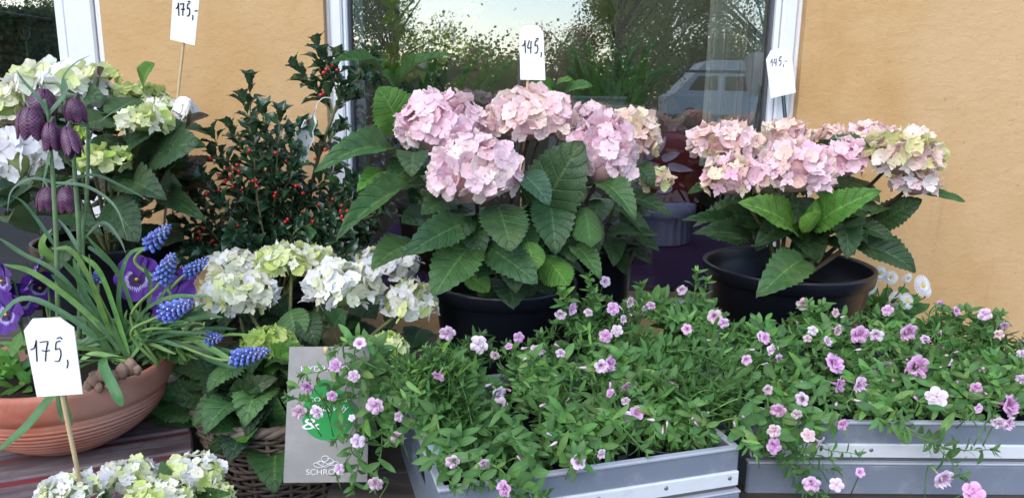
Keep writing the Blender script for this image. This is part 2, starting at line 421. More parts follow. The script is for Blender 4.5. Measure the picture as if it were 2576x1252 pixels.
# ------------------------------------------------------------------ setting: ground, house, street behind the camera
WY = 1.63                                  # front of the plaster
def X(px, Y=WY, py=0): return P(px, py, Y).x
def sheet(name, x0, x1, y0, y1, z, mat):
    o = MB().box(x0, x1, y0, y1, z - .02, z).build(name, mat, None, smooth=False); o['kind'] = 'structure'; return o
sheet('ground', -260, 260, -260, 260, 0, plain('asphalt', (.075, .075, .078), .9, .3, .3, 3, .3))
sheet('lawn', -70, 70, -42, -14, .012, plain('grass_ground', (.05, .10, .025), .95, .2, .5, 2, .5))
sheet('parking_pavement', 2, 22, -40, -25.5, .022, plain('paving', (.16, .155, .15), .9, .3, .2, 2))
house = thing('shop_building', 'ochre rendered shop front with white framed windows behind the plants', 'building', (0, WY, 0))
L0, L1 = X(-420), X(249); C0, C1 = X(812), X(2031)
WB, WT = 1.30 - .50, 2.45                    # window bottom and top
DB = .35
V = MB()
for (a, b, z0, z1) in ((L1, C0, 0, 3.4), (C1, 6, 0, 3.4), (-6, L0, 0, 3.4), (C0, C1, WT, 3.4), (C0, C1, 0, WB), (L0, L1, WT, 3.4), (L0, L1, 0, DB)):
    V.box(a, b, WY, WY + .22, z0, z1)
V.build('wall', MT['plaster'], house, smooth=False)
def window(x0, x1, z0, z1, fl, fr, extra):
    mb = MB(); y0, y1 = WY + .012, WY + .075
    def stile(a, b, c, d):      # stepped profile: outer, groove, inner casing
        wdt = b - a
        mb.box(a, a + wdt * .20, y0 + .006, y1, c, d, b=.003); mb.box(a + wdt * .215, b - wdt * .215, y0, y1 - .004, c, d, b=.004)
        mb.box(b - wdt * .20, b, y0 + .006, y1 + .002, c, d, b=.003)
    stile(x0, x0 + fl, z0, z1); stile(x1 - fr, x1, z0, z1)
    mb.box(x0 + fl, x1 - fr, y0 + .004, y1, z1 - .07, z1, b=.004); mb.box(x0 + fl, x1 - fr, y0 + .004, y1, z0, z0 + .02, b=.004)
    f = mb.build('window', MT['frame'], house, smooth=False)
    new('seal', MB().box(x0 + fl + .0005, x0 + fl + .004, y0 + .02, y1 - .01, z0 + .02, z1 - .07).box(x1 - fr - .004, x1 - fr - .0005, y0 + .02, y1 - .01, z0 + .02, z1 - .07).mesh('seal', MT['seal'], False), f, Matrix.Identity(4))
    gl = MB().box(x0 + fl + .001, x1 - fr - .001, y0 + .035, y0 + .0365, z0 + .0205, z1 - .0705).mesh('pane', MT['glass'], False)
    new('pane', gl, f, Matrix.Identity(4))
    if extra: 
        for p in range(2):   # grey strips painted as the frame edge's reflection in the pane
            xx = (x0 + fl + .018) if p == 0 else (x1 - fr - .018)
            new('reflection_strip', MB().box(xx - .009, xx + .009, y0 + .045, y0 + .060, z0 + .0205, z1 - .0705).mesh('reflection_strip', MT['reflection_strip'], False), f, Matrix.Identity(4))
    return f
MT['reflection_strip'] = plain('frame_reflection', (.24, .27, .28), .5)  # painted reflection of the frame edge
window(C0, C1, WB, WT, X(866) - C0, C1 - X(1963), True)
window(L0, L1, DB, WT, .06, L1 - X(120), False)
# room behind the glass
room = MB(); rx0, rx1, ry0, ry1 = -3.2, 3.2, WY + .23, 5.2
room.box(rx0, rx1, ry1, ry1 + .1, 0, 3.1); room.box(rx0 - .1, rx0, ry0, ry1, 0, 3.1); room.box(rx1, rx1 + .1, ry0, ry1, 0, 3.1); room.box(rx0, rx1, ry0, ry0 + .02, 2.9, 3.0)  # ceiling left off so sky light brightens the room
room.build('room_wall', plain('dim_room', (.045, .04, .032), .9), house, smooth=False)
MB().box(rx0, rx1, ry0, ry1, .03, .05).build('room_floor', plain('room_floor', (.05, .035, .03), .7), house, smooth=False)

# ---- trees behind the camera (seen as reflections)
def tree(x, y, h, r, label, c0, dens=1.0, seed=0, low=.25):
    q = random.Random(seed); t = thing('tree', label, 'tree', (x, y, 0), 'trees across the street')
    mb = MB(); mb.tube(spline([(x, y, 0), (x + q.uniform(-.2, .2), y, h * .3), (x + q.uniform(-.4, .4), y, h * .7), (x + q.uniform(-.4, .4), y, h * .93)], 8), lambda u: h * .022 * (1 - u * .85), 7)
    cl = []
    for k in range(int((22 if -9 < x < -3 or y < -33 else 15) * dens)):
        a = q.uniform(0, 6.28); z = h * q.uniform(low, .95); rr = r * math.sqrt(max(.05, 1 - ((z / h - .55) / .5) ** 2)) * q.uniform(.45, 1)
        e = (x + math.cos(a) * rr, y + math.sin(a) * rr, z); z0 = z * q.uniform(.5, .75)
        mb.tube(spline([(x, y, z0), ((x + e[0]) / 2, (y + e[1]) / 2, (z0 + z) / 2 + .1), e], 4), lambda u: h * .007 * (1 - u * .8), 4); cl.append(e)
    mb.build('trunk', MT['bark'], t)
    V = []; F = []
    for e in cl:
        for k in range(700):
            d = Vector((q.gauss(0, 1), q.gauss(0, 1), q.gauss(0, .8))).normalized() * (r * .36 * q.random() ** .5); d = d * (1 + .5 * noise.noise(d * 3 + Vector(e))); c = Vector(e) + d
            n = Vector((q.gauss(0, 1), q.gauss(0, 1), q.gauss(0, 1))).normalized(); a = n.orthogonal().normalized(); b = n.cross(a); s = q.uniform(.03, .065) * (1.9 if y < -33 else 1)
            i = len(V); V += [c - a * s, c + b * s * .6, c + a * s, c - b * s * .6]; F.append((i, i + 1, i + 2, i + 3))
    L = WL[t.name]
    m = leafy('tree_foliage', .6, .3, .3, 0, mid=0, under=0)
    new('crown', mesh('crown', [Vector(v) - L for v in V], F, m, [(.5, .2)] * len(V), False), t, Matrix.Translation(L), tuple(x * 1.5 for x in c0), True)
tlab = ['tall dark leafy tree', 'broad olive green tree', 'loose pale blossoming tree', 'small rounded green tree', 'slender yellow green tree', 'wide brownish green tree', 'dense deep green tree', 'low spreading light green tree', 'pale green tree', 'high mossy green tree']
gc = [(.10, .18, .04), (.14, .17, .05), (.12, .17, .06), (.11, .19, .05), (.20, .24, .07), (.20, .16, .08), (.12, .19, .05), (.17, .22, .08), (.24, .27, .12), (.13, .17, .05)]
tp = [(-22, -26, 10, 4.2), (-16.5, -28, 9.5, 4), (-8.6, -23, 8, 3.0), (-4.4, -24, 8.2, 2.2), (-.9, -26, 3.0, 1.9), (1.7, -27, 3.9, 1.8), (4.0, -26, 9.0, 2.6), (8.5, -40, 13, 4.5), (14.5, -41, 13, 5), (22, -36, 12, 5)]
for k, (x, y, h, r) in enumerate(tp):
    place = 'across the lawn reflected in the %s' % ['left window', 'left window', 'dark left glass', 'left part of the shop window', 'shop window beside the bright sky', 'shop window below the bright sky', 'shop window above the planter', 'shop window above the van', 'curtained end of the shop window', 'far end of the shop window'][k]
    tree(x, y, h, r, tlab[k] + ' ' + place, gc[k], 2.0 if h > 6 else 1.4, k + 3, .12)
hd = MB(); q = random.Random(4); V = []; F = []
for k in range(60000):
    c = Vector((q.uniform(-40, 40), -40 + q.gauss(0, .8), abs(q.gauss(0, 1.1)) + q.uniform(0, 2.2))); s = q.uniform(.05, .14)
    n = Vector((q.gauss(0, 1), q.gauss(0, 1), q.gauss(0, 1))).normalized(); a = n.orthogonal().normalized(); b = n.cross(a)
    i = len(V); V += [c - a * s, c + b * s, c + a * s, c - b * s]; F.append((i, i + 1, i + 2, i + 3))
o = new('undergrowth', mesh('undergrowth', V, F, leafy('hedge_foliage', .6, .3, .2, 0, mid=0), [(.5, .2)] * len(V), False), None, None, (.20, .24, .08), True)
o['label'] = 'tangled green undergrowth along the far side of the lawn'; o['category'] = 'undergrowth'
hg = thing('clipped_hedge', 'dense clipped green hedge reflected in the left window', 'hedge', (-17, -19, 0))
V = []; F = []
for k in range(26000):
    f_ = q.random(); c = Vector((q.uniform(-25, -10.5), -18.2 + q.gauss(0, .07), q.uniform(0, 3.3))) if f_ < .8 else Vector((q.uniform(-25, -10.5), q.uniform(-19.2, -18.2), 3.3 + q.gauss(0, .1))); s = q.uniform(.04, .09)
    n = Vector((q.gauss(0, 1), q.gauss(0, 1), q.gauss(0, 1))).normalized(); a = n.orthogonal().normalized(); b = n.cross(a)
    i = len(V); V += [c - a * s, c + b * s, c + a * s, c - b * s]; F.append((i, i + 1, i + 2, i + 3))
L_ = WL[hg.name]; new('foliage', mesh('hedge_leaves', [v - L_ for v in V], F, bpy.data.materials['hedge_foliage'], [(.5, .2)] * len(V), False), hg, Matrix.Translation(L_), (.12, .19, .06), True)
MB().box(-24.8, -10.7, -19.1, -18.35, .02, 3.2).build('branch_core', MT['bark'], hg, smooth=False)
# low concrete wall
lw = thing('garden_wall', 'low pale concrete garden wall reflected in the shop window', 'wall', (-5, -13, 0))
MB().box(-10, 2.4, -13.2, -13, 0, 1.16).build('wall_face', plain('concrete', (.36, .33, .30), .9, .2, .15, 3), lw, smooth=False)
MB().box(-10.05, 2.45, -13.24, -12.96, 1.161, 1.22, b=.01).build('coping', plain('coping', (.42, .39, .35), .9), lw, smooth=False)
# van, seen in the glass
van = thing('parked_van', 'white high roofed van parked across the street reflected in the window', 'van', (9.3, -30, 0))
vp = [(6.6, .45), (6.55, 1.15), (6.9, 1.35), (7.6, 2.05), (8.1, 2.62), (8.5, 2.72), (12.2, 2.72), (12.3, 2.5), (12.3, .45)]
mb = MB(); n = len(vp)
mb.add([(x, y, z) for y in (-31, -29.05) for (x, z) in vp], [tuple(range(n))[::-1], tuple(range(n, 2 * n))] + [(i, (i + 1) % n, n + (i + 1) % n, n + i) for i in range(n)])
mb.build('body', plain('van_paint', (.62, .66, .74), .3, .5, .02), van, smooth=False)
dk = plain('dark_glass', (.02, .025, .03), .1, .6)
mb = MB(); mb.add([(7.45, -29.03, 1.45), (8.7, -29.03, 1.45), (8.7, -29.03, 2.05), (7.85, -29.03, 2.05)], [(0, 1, 2, 3)]); mb.build('window', dk, van, smooth=False)
for a in (9.0, 10.4): MB().box(a, a + 1.2, -29.04, -29.02, 1.45, 2.05).build('window', dk, van, smooth=False)
MB().box(6.9, 12.2, -29.045, -29.02, 2.18, 2.30).build('trim', plain('van_trim', (.08, .09, .12), .5), van, smooth=False)
for a in (7.6, 11.4):
    M = Matrix.Translation((a, -29.1, .36)) @ Matrix.Rotation(R(90), 4, 'X'); mb = MB(); mb.lathe([(.1, -.1), (.34, -.1), (.36, -.05), (.36, .05), (.34, .1), (.1, .1)], 24); mb.V = [tuple(M @ Vector(v)) for v in mb.V]
    wh = mb.build('wheel', plain('tyre', (.015, .015, .015), .8), van); 

# ------------------------------------------------------------------ things behind the glass
tb = thing('display_table', 'table under dark purple cloth inside the shop window', 'table', (0, 2.3, 0))
zi = 1.30 - .49
MB().box(X(830, 1.9), 1.75, WY + .225, 3.1, zi - .03, zi, b=.005).build('tablecloth', plain('purple_cloth', (.10, .038, .085), .85, .2, .4, 9, .3), tb, smooth=False)
for x in (-.4, 1.6):
    for y in (2.0, 3.0): MB().box(x - .03, x + .03, y - .03, y + .03, .05, zi - .031).build('leg', MT['bench'], tb, smooth=False)
def lathe_at(name, c, prof, mat, parent, n=40, wob=None): 
    return MB().lathe(prof, n, c, wob=wob).build(name, mat, parent)
# blue ribbed pot with red ball shaped pot on it
c = P(1655, 608, 2.2); c.z = zi; k = mpx(2.2, .45)
YB = .49 / math.tan(math.atan((600 - 626) / FPX) + PITCH) ; c = P(1655, 600, YB); c.z = zi; k = mpx(YB, .49)
bp = thing('blue_pot', 'pale blue ribbed ceramic pot on purple cloth behind the glass', 'pot', c)
r = 84 * k; h = 108 * k
lathe_at('pot', c, [(r * .90, 0), (r * .95, h * .04), (r * .95, h * .62), (r * 1.04, h * .64), (r * 1.06, h * .95), (r * .98, h), (r * .93, h * .96), (r * .9, h * .3), (.01, h * .3)], plain('blue_glaze', (.50, .55, .86), .3, .5, .2, 14, wear=((.56, .62, .76), 20, .7)), bp, 96, lambda a, i: 1 + (.03 * math.cos(24 * a) if 1 <= i <= 2 else 0))
rc = Vector((c.x + 22 * k, c.y, zi + h * .86)); rv = thing('red_pot', 'dark red rounded planter with lilac flower pattern behind the glass', 'planter', rc)
mb = MB(); R2 = r * .93
mb.lathe([(R2 * .72, 0), (R2 * .92, .12 * R2), (R2 * 1.0, .75 * R2), (R2 * .92, 1.5 * R2), (R2 * .62, 2.05 * R2), (R2 * .3, 2.2 * R2), (.001, 2.22 * R2)], 40, rc); mb.build('body', plain('red_glaze', (.26, .016, .028), .45, .4, .2, 20), rv)
lil = plain('lilac_print', (.70, .52, .78), .5)
for (px, py, a, s) in ((1650, 340, 100, 60), (1665, 400, 20, 45), (1648, 385, 60, 45), (1680, 417, -10, 60), (1660, 425, 160, 50), (1690, 470, 200, 40), (1640, 400, 120, 44)):
    p = P(px, py, YB - r * .98); u = Vector((math.cos(R(a)), 0, math.sin(R(a)))); mb = MB(); ribbon(mb, [p, p + u * s * k * .5 + Vector((0, -.006, 0)), p + u * s * k], 20 * k, Vector((0, -1, 0)), 6)
    mb.build('flower_motif', lil, rv)
# grey planter with strappy leaves
YG = 2.2; a = P(1440, 262, YG); b = P(1610, 262, YG); zb = P(1500, 350, YG).z
gp = thing('grey_planter', 'square grey stone planter full of strappy leaves behind the glass', 'planter', ((a.x + b.x) / 2, YG, zb))
MB().box(a.x, b.x, YG - .1, YG + .1, zb - .10, a.z, b=.004).build('box', plain('grey_stone', (.25, .24, .21), .85, .3, .15, 12, .2), gp, smooth=False)
MB().ball(((a.x + b.x) / 2, YG, a.z - .02), .1, 14, 8, sq=(1, .8, .45), nz=.2).build('moss', plain('moss', (.10, .11, .04), .95, .2, .4, 50, .6), gp)
st = thing('display_stand', 'dark wooden stand under the grey planter behind the glass', 'stand', ((a.x + b.x) / 2, YG, zi))
MB().box(a.x - .03, b.x + .03, YG - .12, YG + .12, zb - .13, zb - .101).box(a.x, a.x + .03, YG - .02, YG + .02, zi, zb - .13).box(b.x - .03, b.x, YG - .02, YG + .02, zi, zb - .13).build('stand_body', MT['bench'], st, smooth=False)
sp = thing('strappy_plant', 'clump of upright strappy green leaves in the grey planter', 'plant', ((a.x + b.x) / 2, YG, a.z))
for k_ in range(46):
    bx = U(1450, 1610); tx = bx + U(-110, 150) * (1 if bx > 1500 else .6); ty = U(90, 190)
    p0 = P(bx, 270, YG + U(-.07, .07)); p2 = P(tx, ty, YG + U(-.15, .2)); p1 = (p0 + p2) / 2 + Vector((U(-.02, .02), 0, .03)); mb = MB()
    ribbon(mb, [p0, p1, p2], U(.012, .024), n=8); mb.build('leaf', MT['blade'], sp, (.05 * U(.7, 1.4), .14 * U(.7, 1.5), .035))
# orchid
YO = 2.05; base = P(1075, 330, YO); od = thing('orchid_plant', 'orchid with pale yellow green blooms behind the glass', 'orchid', Vector((base.x, YO, zi)))
MB().lathe([(.06, 0), (.085, .17), (.09, .19), (.08, .19), (.075, .1), (.01, .1)], 32, (base.x, YO, zi)).build('pot', plain('orchid_pot', (.12, .09, .06), .6), od)
for q_ in range(22):
    tx, ty = U(880, 1400), U(40, 260); p0 = Vector((base.x + U(-.03, .03), YO, zi + .12)); p2 = P(tx, ty, YO + U(-.1, .25)); p1 = (p0 + p2) / 2 + Vector((0, 0, .10)); mb = MB()
    ribbon(mb, [p0, p1, p2], U(.02, .04), n=10); mb.build('leaf', MT['blade'], od, (.045 * U(.7, 1.3), .12 * U(.7, 1.3), .03))
MB().tube(spline([Vector((base.x, YO, zi + .1)), P(1080, 250, YO), P(1075, 120, YO), P(1050, 20, YO), P(1040, -60, YO)], 12), .004, 6).build('flower_stalk', MT['stem'], od, (.12, .2, .05))
def orchid_bloom():
    mb = MB()
    for q_ in range(5):
        a = R(90 + 72 * q_); d = Vector((math.cos(a), math.sin(a), 0)); ribbon(mb, [Vector((0, 0, 0)), d * .55 + Vector((0, 0, .12)), d * 1.0], .48, Vector((0, 0, 1)), 7, .3, lambda t: math.sin(math.pi * min(1, .12 + t * .86)) ** .7)
    return mb.mesh('orchid_petals', MT['pink0'])
MT['pink0'] = petal('orchid_petal', edge=(.5, .55, .18), ef=.3, veins=(.9, .9, .8), centre=(.5, .45, .2))
ob = orchid_bloom(); lip = MB().ball((0, 0, .22), .2, 10, 6, sq=(1, .8, 1.1)).mesh('lip', plain('orchid_lip', (.80, .70, .62), .5, .3, .4, 300))
for (px, py) in ((1030, 70), (1110, 60), (1065, 25), (1140, 25), (1000, 20), (1085, 115), (1130, 105), (1020, 120), (1060, 165), (1150, 75), (1105, -10), (1170, 30), (1000, 160)):
    p = P(px, py, YO - U(.0, .06)); M = frame_matrix(p, Vector((U(-.4, .4), 0, 1)), Vector((U(-.6, .6), -1, U(-.4, .3))), .062, .062, .062)
    f = new('bloom', ob, od, M, (.46 * U(.9, 1.1), .50, .13 * U(.8, 1.4))); f2 = new('lip', lip, f, Matrix.Identity(4)); f2.matrix_basis = Matrix.Identity(4)
# brown hanging trunk
tk = thing('bark_ornament', 'brown twisted bark trunk hanging behind the glass above the planter', 'ornament', P(1500, 60, 2.4))
mb = MB(); mb.tube(spline([P(1500, -120, 2.4), P(1497, -20, 2.4), P(1503, 60, 2.4), P(1512, 130, 2.4)], 16), lambda t: .062 * (1 - .35 * t * t) * (1 + .1 * math.sin(t * 25)), 16); mb.build('trunk', plain('brown_bark', (.06, .035, .022), .9, .2, .5, 30, .8), tk)
# curtain: real folds
def curtain_mat():
    m, t, b, o = nodes('gauze'); b.inputs['Base Color'].default_value = (.74, .70, .58, 1); b.inputs['Roughness'].default_value = .9
    tr = t.nodes.new('ShaderNodeBsdfTranslucent'); tr.inputs[0].default_value = (.7, .68, .56, 1); ms = t.nodes.new('ShaderNodeMixShader'); ms.inputs[0].default_value = .35
    t.links.new(b.outputs[0], ms.inputs[1]); t.links.new(tr.outputs[0], ms.inputs[2]); t.links.new(ms.outputs[0], o.inputs[0]); return m
ct = thing('gauze_curtain', 'pale gauze curtain hanging in folds at the right end of the window', 'curtain', (X(1870, 1.95), 1.95, 1.5))
V = []; F = []; xs0, xs1 = X(1788, 1.93), X(1990, 1.93); zt, zb2 = 2.5, P(1870, 420, 1.93).z; n = 120
for j in range(9):
    z = zt + (zb2 - zt) * j / 8
    for i in range(n + 1):
        t = i / n; V.append((xs0 + (xs1 - xs0) * t, 1.93 + .022 * math.sin(t * 27 + .3 * math.sin(j * .7)) + .012 * math.sin(t * 61 + 1) + .004 * math.sin(j), z))
for j in range(8):
    for i in range(n): a_ = j * (n + 1) + i; F.append((a_, a_ + 1, a_ + n + 2, a_ + n + 1))
new('cloth', mesh('cloth', [Vector(v) - WL[ct.name] for v in V], F, curtain_mat()), ct, Matrix.Translation(WL[ct.name]))
# small things on the sill: brown urn, maroon stand added as a post's reflection
un = thing('brown_urn', 'dark brown clay urn standing beside the curtain behind the glass', 'urn', (X(1765, 3.0, 300), 3.02, zi))
MB().lathe([(.07, 0), (.13, .1), (.16, .25), (.14, .38), (.09, .44), (.11, .48), (.10, .48), (.08, .42), (.01, .4)], 32, (X(1765, 3.0, 300), 3.02, zi)).build('body', plain('brown_clay', (.06, .05, .035), .6, .4, .4, 18, .3), un)
ms_ = thing('post_reflection', 'dark maroon stand added behind the left window for a reflected red post', 'stand', (X(15, 2.0), 2.0, .05))
mar = plain('maroon_paint', (.055, .012, .018), .5)
x_ = X(15, 2.05)
MB().box(x_ - .02, x_ + .02, 2.03, 2.07, .05, P(15, 50, 2.05).z, b=.003).build('post', mar, ms_, smooth=False)
MB().box(x_ - .2, x_ + .06, 1.95, 2.15, P(15, 50, 2.05).z, P(15, 38, 2.05).z, b=.003).build('shelf', mar, ms_, smooth=False)
MB().box(x_ - .2, x_ + .22, 1.9, 2.2, P(80, 200, 2.05).z, P(80, 190, 2.05).z, b=.003).build('shelf', mar, ms_, smooth=False)
for k_, (px, cc, lb) in enumerate(((45, (.7, .12, .03), 'orange'), (75, (.45, .25, .3), 'pale pink'))):
    p = P(px, 188, 2.05); bd = thing('glass_bird', 'small %s tulip bloom on the maroon stand behind the left window' % lb, 'flower', p)
    bd.name = 'tulip'; WL[bd.name] = p; mb = MB()
    for q_ in range(5):
        a = q_ * 1.26; d = Vector((math.cos(a) * .012, math.sin(a) * .012, 0)); ribbon(mb, [p + Vector((0, 0, .09)), p + d + Vector((0, 0, .105)), p + d * .8 + Vector((0, 0, .13))], .016, d, 5)
    mb.build('bloom', plain('tulip_' + lb.split()[-1], cc, .5), bd); MB().tube([p, p + Vector((0, 0, .09))], .0025, 5).build('stem', MT['cane'], bd)

# ------------------------------------------------------------------ benches and tables
ZT = 1.30 - .52                       # bench top
def planks(t, M, x0, x1, ys, z1, th, mat, edge=None):
    for (a, b) in ys:
        zz = U(-.0015, .0015)
        o = MB().box(x0 + U(0, .006), x1 - U(0, .006), a, b, -th, 0, b=.003).mesh('plank', mat, False)
        MM = M @ Matrix.Translation((0, 0, zz)); new('plank', o, t, MM)
bn = thing('plant_bench', 'dark weathered bench under the grey crates and black pots', 'bench', (.25, 1.1, 0))
planks(bn, Matrix.Translation((0, 0, ZT)), -.245, .712, [(.74 + i * .102, .74 + i * .102 + .096) for i in range(8)], ZT, .028, MT['bench'])
planks(bn, Matrix.Translation((0, 0, ZT)), -1.25, -.252, [(1.18 + i * .102, 1.18 + i * .102 + .096) for i in range(4)], ZT, .028, MT['bench'])
MB().box(-1.22, -1.16, 1.45, 1.51, 0, ZT - .03).build('leg', MT['bench'], bn, smooth=False)
for x in (-.19, .62):
    for y in (.80, 1.48): MB().box(x, x + .06, y - .03, y + .03, 0, ZT - .029, b=.003).build('leg', MT['bench'], bn, smooth=False)
    MB().box(x + .005, x + .055, .84, 1.44, ZT - .09, ZT - .032, b=.003).build('rail', MT['bench'], bn, smooth=False)
# burgundy table, turned 24 degrees
ZL = 1.30 - .48
TA = R(24); tM = Matrix.Translation((-.423, .916, ZL)) @ Matrix.Rotation(TA, 4, 'Z')
tt = thing('garden_table', 'weathered burgundy slatted table under the terracotta bowl', 'table', (-.6, 1.0, 0))
yy = -.125
for i in range(7):
    wd = .052 if i else .05
    new('plank', MB().box(-1.0, -.002 - U(0, .003), yy, yy + wd, -.022, 0, b=.0025).mesh('plank', MT['plank'], False), tt, tM)
    new('plank_edge', MB().box(-1.0, -.004, yy - .0125, yy - .0005, -.0215, -.0030 - .001 * U(0, 1)).mesh('plank_edge', MT['redwood'], False), tt, tM)
    yy += wd + .017
for (x, y) in ((-.08, -.06), (-.08, .28), (-.9, -.06), (-.9, .28)):
    new('leg', MB().box(x - .025, x + .025, y - .025, y + .025, -ZL, -.0225).mesh('leg', MT['plank'], False), tt, tM)
for y_ in (-.112, ): new('apron', MB().box(-.99, -.02, y_, y_ + .018, -.08, -.0225).mesh('apron', MT['redwood'], False), tt, tM)
new('rail', MB().box(-.30, -.26, -.09, .33, -.05, -.0225).mesh('rail', MT['plank'], False), tt, tM)
# low bench beneath the basket and the front hydrangea
ZLOW = 1.30 - .66
lb = thing('low_bench', 'low dark plank bench beneath the basket and the lowest crate', 'bench', (-.6, .8, 0))
planks(lb, Matrix.Translation((0, 0, ZLOW)), -1.1, -.26, [(.50 + i * .102, .50 + i * .102 + .100) for i in range(10)], ZLOW, .025, MT['bench'])  # rear planks added to darken the shaded gap behind the basket
for x in (-1.05, -.33):
    for y in (.55, 1.15): MB().box(x - .025, x + .025, y - .025, y + .025, 0, ZLOW - .03).build('leg', MT['bench'], lb, smooth=False)

# ------------------------------------------------------------------ crates
def crate(M, Lx, Ly, H, label, rp=.085):
    t = thing('plant_crate', label, 'crate', M.translation, 'grey plastic plant crates')
    th = .006; zt = H; zs1 = H * .70; zs0 = H * .515
    def p(name, mb, mat): return new(name, mb.mesh(name, mat, False), t, M)
    # upper panels front/back
    p('side_panel', MB().box(0, Lx, 0, th, zs1, zt - .004), MT['crate']); p('side_panel', MB().box(0, Lx, Ly - th, Ly, zs0, zt - .004), MT['crate'])
    for x0 in (0, Lx - th):        # end panel with a hand slot
        s0, s1, h0, h1 = Ly * .30, Ly * .62, H * .38, H * .74; n = 8; V = []; F = []
        outer = []; inner = []
        ym, zm = (s0 + s1) / 2, (h0 + h1) / 2
        for i in range(32):
            a = 2 * math.pi * (i + .5) / 32; ca, sa = math.cos(a), math.sin(a)
            pw = 2 / 5; inner.append((ym + (s1 - s0) / 2 * math.copysign(abs(ca) ** pw, ca), zm + (h1 - h0) / 2 * math.copysign(abs(sa) ** (2 / 3.2), sa)))
            kx = min((Ly - th - ym if ca > 0 else ym - th) / max(abs(ca), 1e-6), ((zt - .004 - zm) if sa > 0 else zm) / max(abs(sa), 1e-6))
            outer.append((ym + ca * kx, zm + sa * kx))
        # snap four corners
        for cy_, cz_ in ((th, 0), (Ly - th, 0), (th, zt - .004), (Ly - th, zt - .004)):
            j = min(range(32), key=lambda i: (outer[i][0] - cy_) ** 2 + (outer[i][1] - cz_) ** 2); outer[j] = (cy_, cz_)
        for xx in (x0, x0 + th): V += [(xx, a, b) for a, b in outer] + [(xx, a, b) for a, b in inner]
        for i in range(32):
            j = (i + 1) % 32
            F += [(i, j, 32 + j, 32 + i), (64 + j, 64 + i, 96 + i, 96 + j), (32 + i, 32 + j, 96 + j, 96 + i), (j, i, 64 + i, 64 + j)]
        new('end_panel', mesh('end_panel', V, F, MT['crate'], None, False), t, M)
    # rim lip round the top
    p('rim', MB().box(-.002, Lx + .002, -.002, th + .001, zt - .004, zt, b=.001).box(-.002, Lx + .002, Ly - th - .001, Ly + .002, zt - .004, zt, b=.001)
      .box(-.002, th + .001, th + .0015, Ly - th - .0015, zt - .004, zt, b=.001).box(Lx - th - .001, Lx + .002, th + .0015, Ly - th - .0015, zt - .004, zt, b=.001), MT['crlip'])
    p('bottom', MB().box(th, Lx - th, th, Ly - th, .002, .006), MT['crate'])
    p('trim_strip', MB().box(-.001, Lx + .001, -.0035, th, zs0, zs1, b=.0012), MT['strip'])
    p('trim_groove', MB().box(0, Lx, .001, th, zs0 - .006, zs0, b=0), MT['seal'])
    zl = zs0 - .006
    p('lower_panel', MB().box(-.004, Lx + .004, -.005, th, 0, zl - .003, b=.0025), MT['crate']); p('lower_lip', MB().box(-.004, Lx + .004, -.006, th, zl - .003, zl, b=.0009), MT['crlip'])
    rv = MB().lathe([(.0026, 0), (.0026, .0008), (.0015, .0016), (.0001, .0018)], 10).mesh('rivet', MT['rivet'])
    nr = int(Lx / rp)
    for i in range(nr + 1):
        x = .012 + i * (Lx - .024) / nr
        new('rivet', rv, t, M @ Matrix.Translation((x, -.0034, (zs0 + zs1) / 2 + .002)) @ Matrix.Rotation(R(90), 4, 'X'))
    return t
CH = .103
FL = Vector((-.074, .72, 0)); FR = Vector((.278, .827, 0)); ang = math.atan2(FR.y - FL.y, FR.x - FL.x)
Mmid = Matrix.Translation((FL.x, FL.y, ZT + .001)) @ Matrix.Rotation(ang, 4, 'Z')
crate(Mmid, (FR - FL).length, .30, CH, 'grey crate of pink trailing flowers with hand slot, beside the poster')
xr = P(1888, 1140, .90).x
Mrt = Matrix.Translation((xr, .90, ZT + .001)) @ Matrix.Rotation(R(.6), 4, 'Z')
crate(Mrt, .46, .30, CH, 'grey crate of pink trailing flowers at the right end of the bench', .13)
Mlf = Matrix.Translation((-.82, .60, ZLOW + .001)) @ Matrix.Rotation(R(3), 4, 'Z')
crate(Mlf, .42, .235, .15, 'grey crate below the burgundy table holding the lowest white hydrangea')

# ------------------------------------------------------------------ leaf and floret prototypes
def hleaf(seed, arch=.12, fold=.18, cup=0., nu=26, nv=10, serr=.07, wpow=(.62, .78), quilt=.018):
    q = random.Random(seed); V = []; F = []; uv = []; ph = q.uniform(0, 6)
    mx = max((t / 100) ** wpow[0] * (1 - t / 100) ** wpow[1] for t in range(1, 100))
    for i in range(nu + 1):
        u = i / nu; w = (max(u, .0) ** wpow[0]) * (max(1 - u, 0) ** wpow[1]) / mx * .5
        w = max(w, .012 * (1 - u) + .001)
        for j in range(nv + 1):
            v = -1 + 2 * j / nv; ww = w
            if abs(v) == 1: ww = w * (1 + serr * (1 if i % 2 else -1))
            x = ww * v
            f = (u - .20 * abs(v)) * 8; f = abs(f - math.floor(f) - .5)
            z = fold * abs(x) + quilt * (min(1, f * 3.2) - .6) * (1 - abs(v) ** 4) * min(1, w * 4)
            z += .016 * math.sin(u * 9 + v * 2 + ph) * abs(v) + .012 * math.sin(u * 17 + ph) * v * v
            z += arch * 4 * u * (1 - u) - cup * x * x * 4
            V.append((x + .02 * math.sin(u * 3 + ph) * u, u, z)); uv.append((u, j / nv))
    for i in range(nu):
        for j in range(nv): a = i * (nv + 1) + j; F.append((a, a + 1, a + nv + 2, a + nv + 1))
    mb = MB(); mb.add(V, F, uv); mb.tube([(0, -.16, -.03), (0, -.06, -.005), (0, .02, .0)], .012, 5)
    return mb.mesh('hydrangea_leaf', MT['hleaf'])
HL = [hleaf(1, .10), hleaf(2, .16, .22), hleaf(3, .06, .12), hleaf(4, .22, .2), hleaf(5, .12, .3, .1), hleaf(6, .03, .08, .2)]
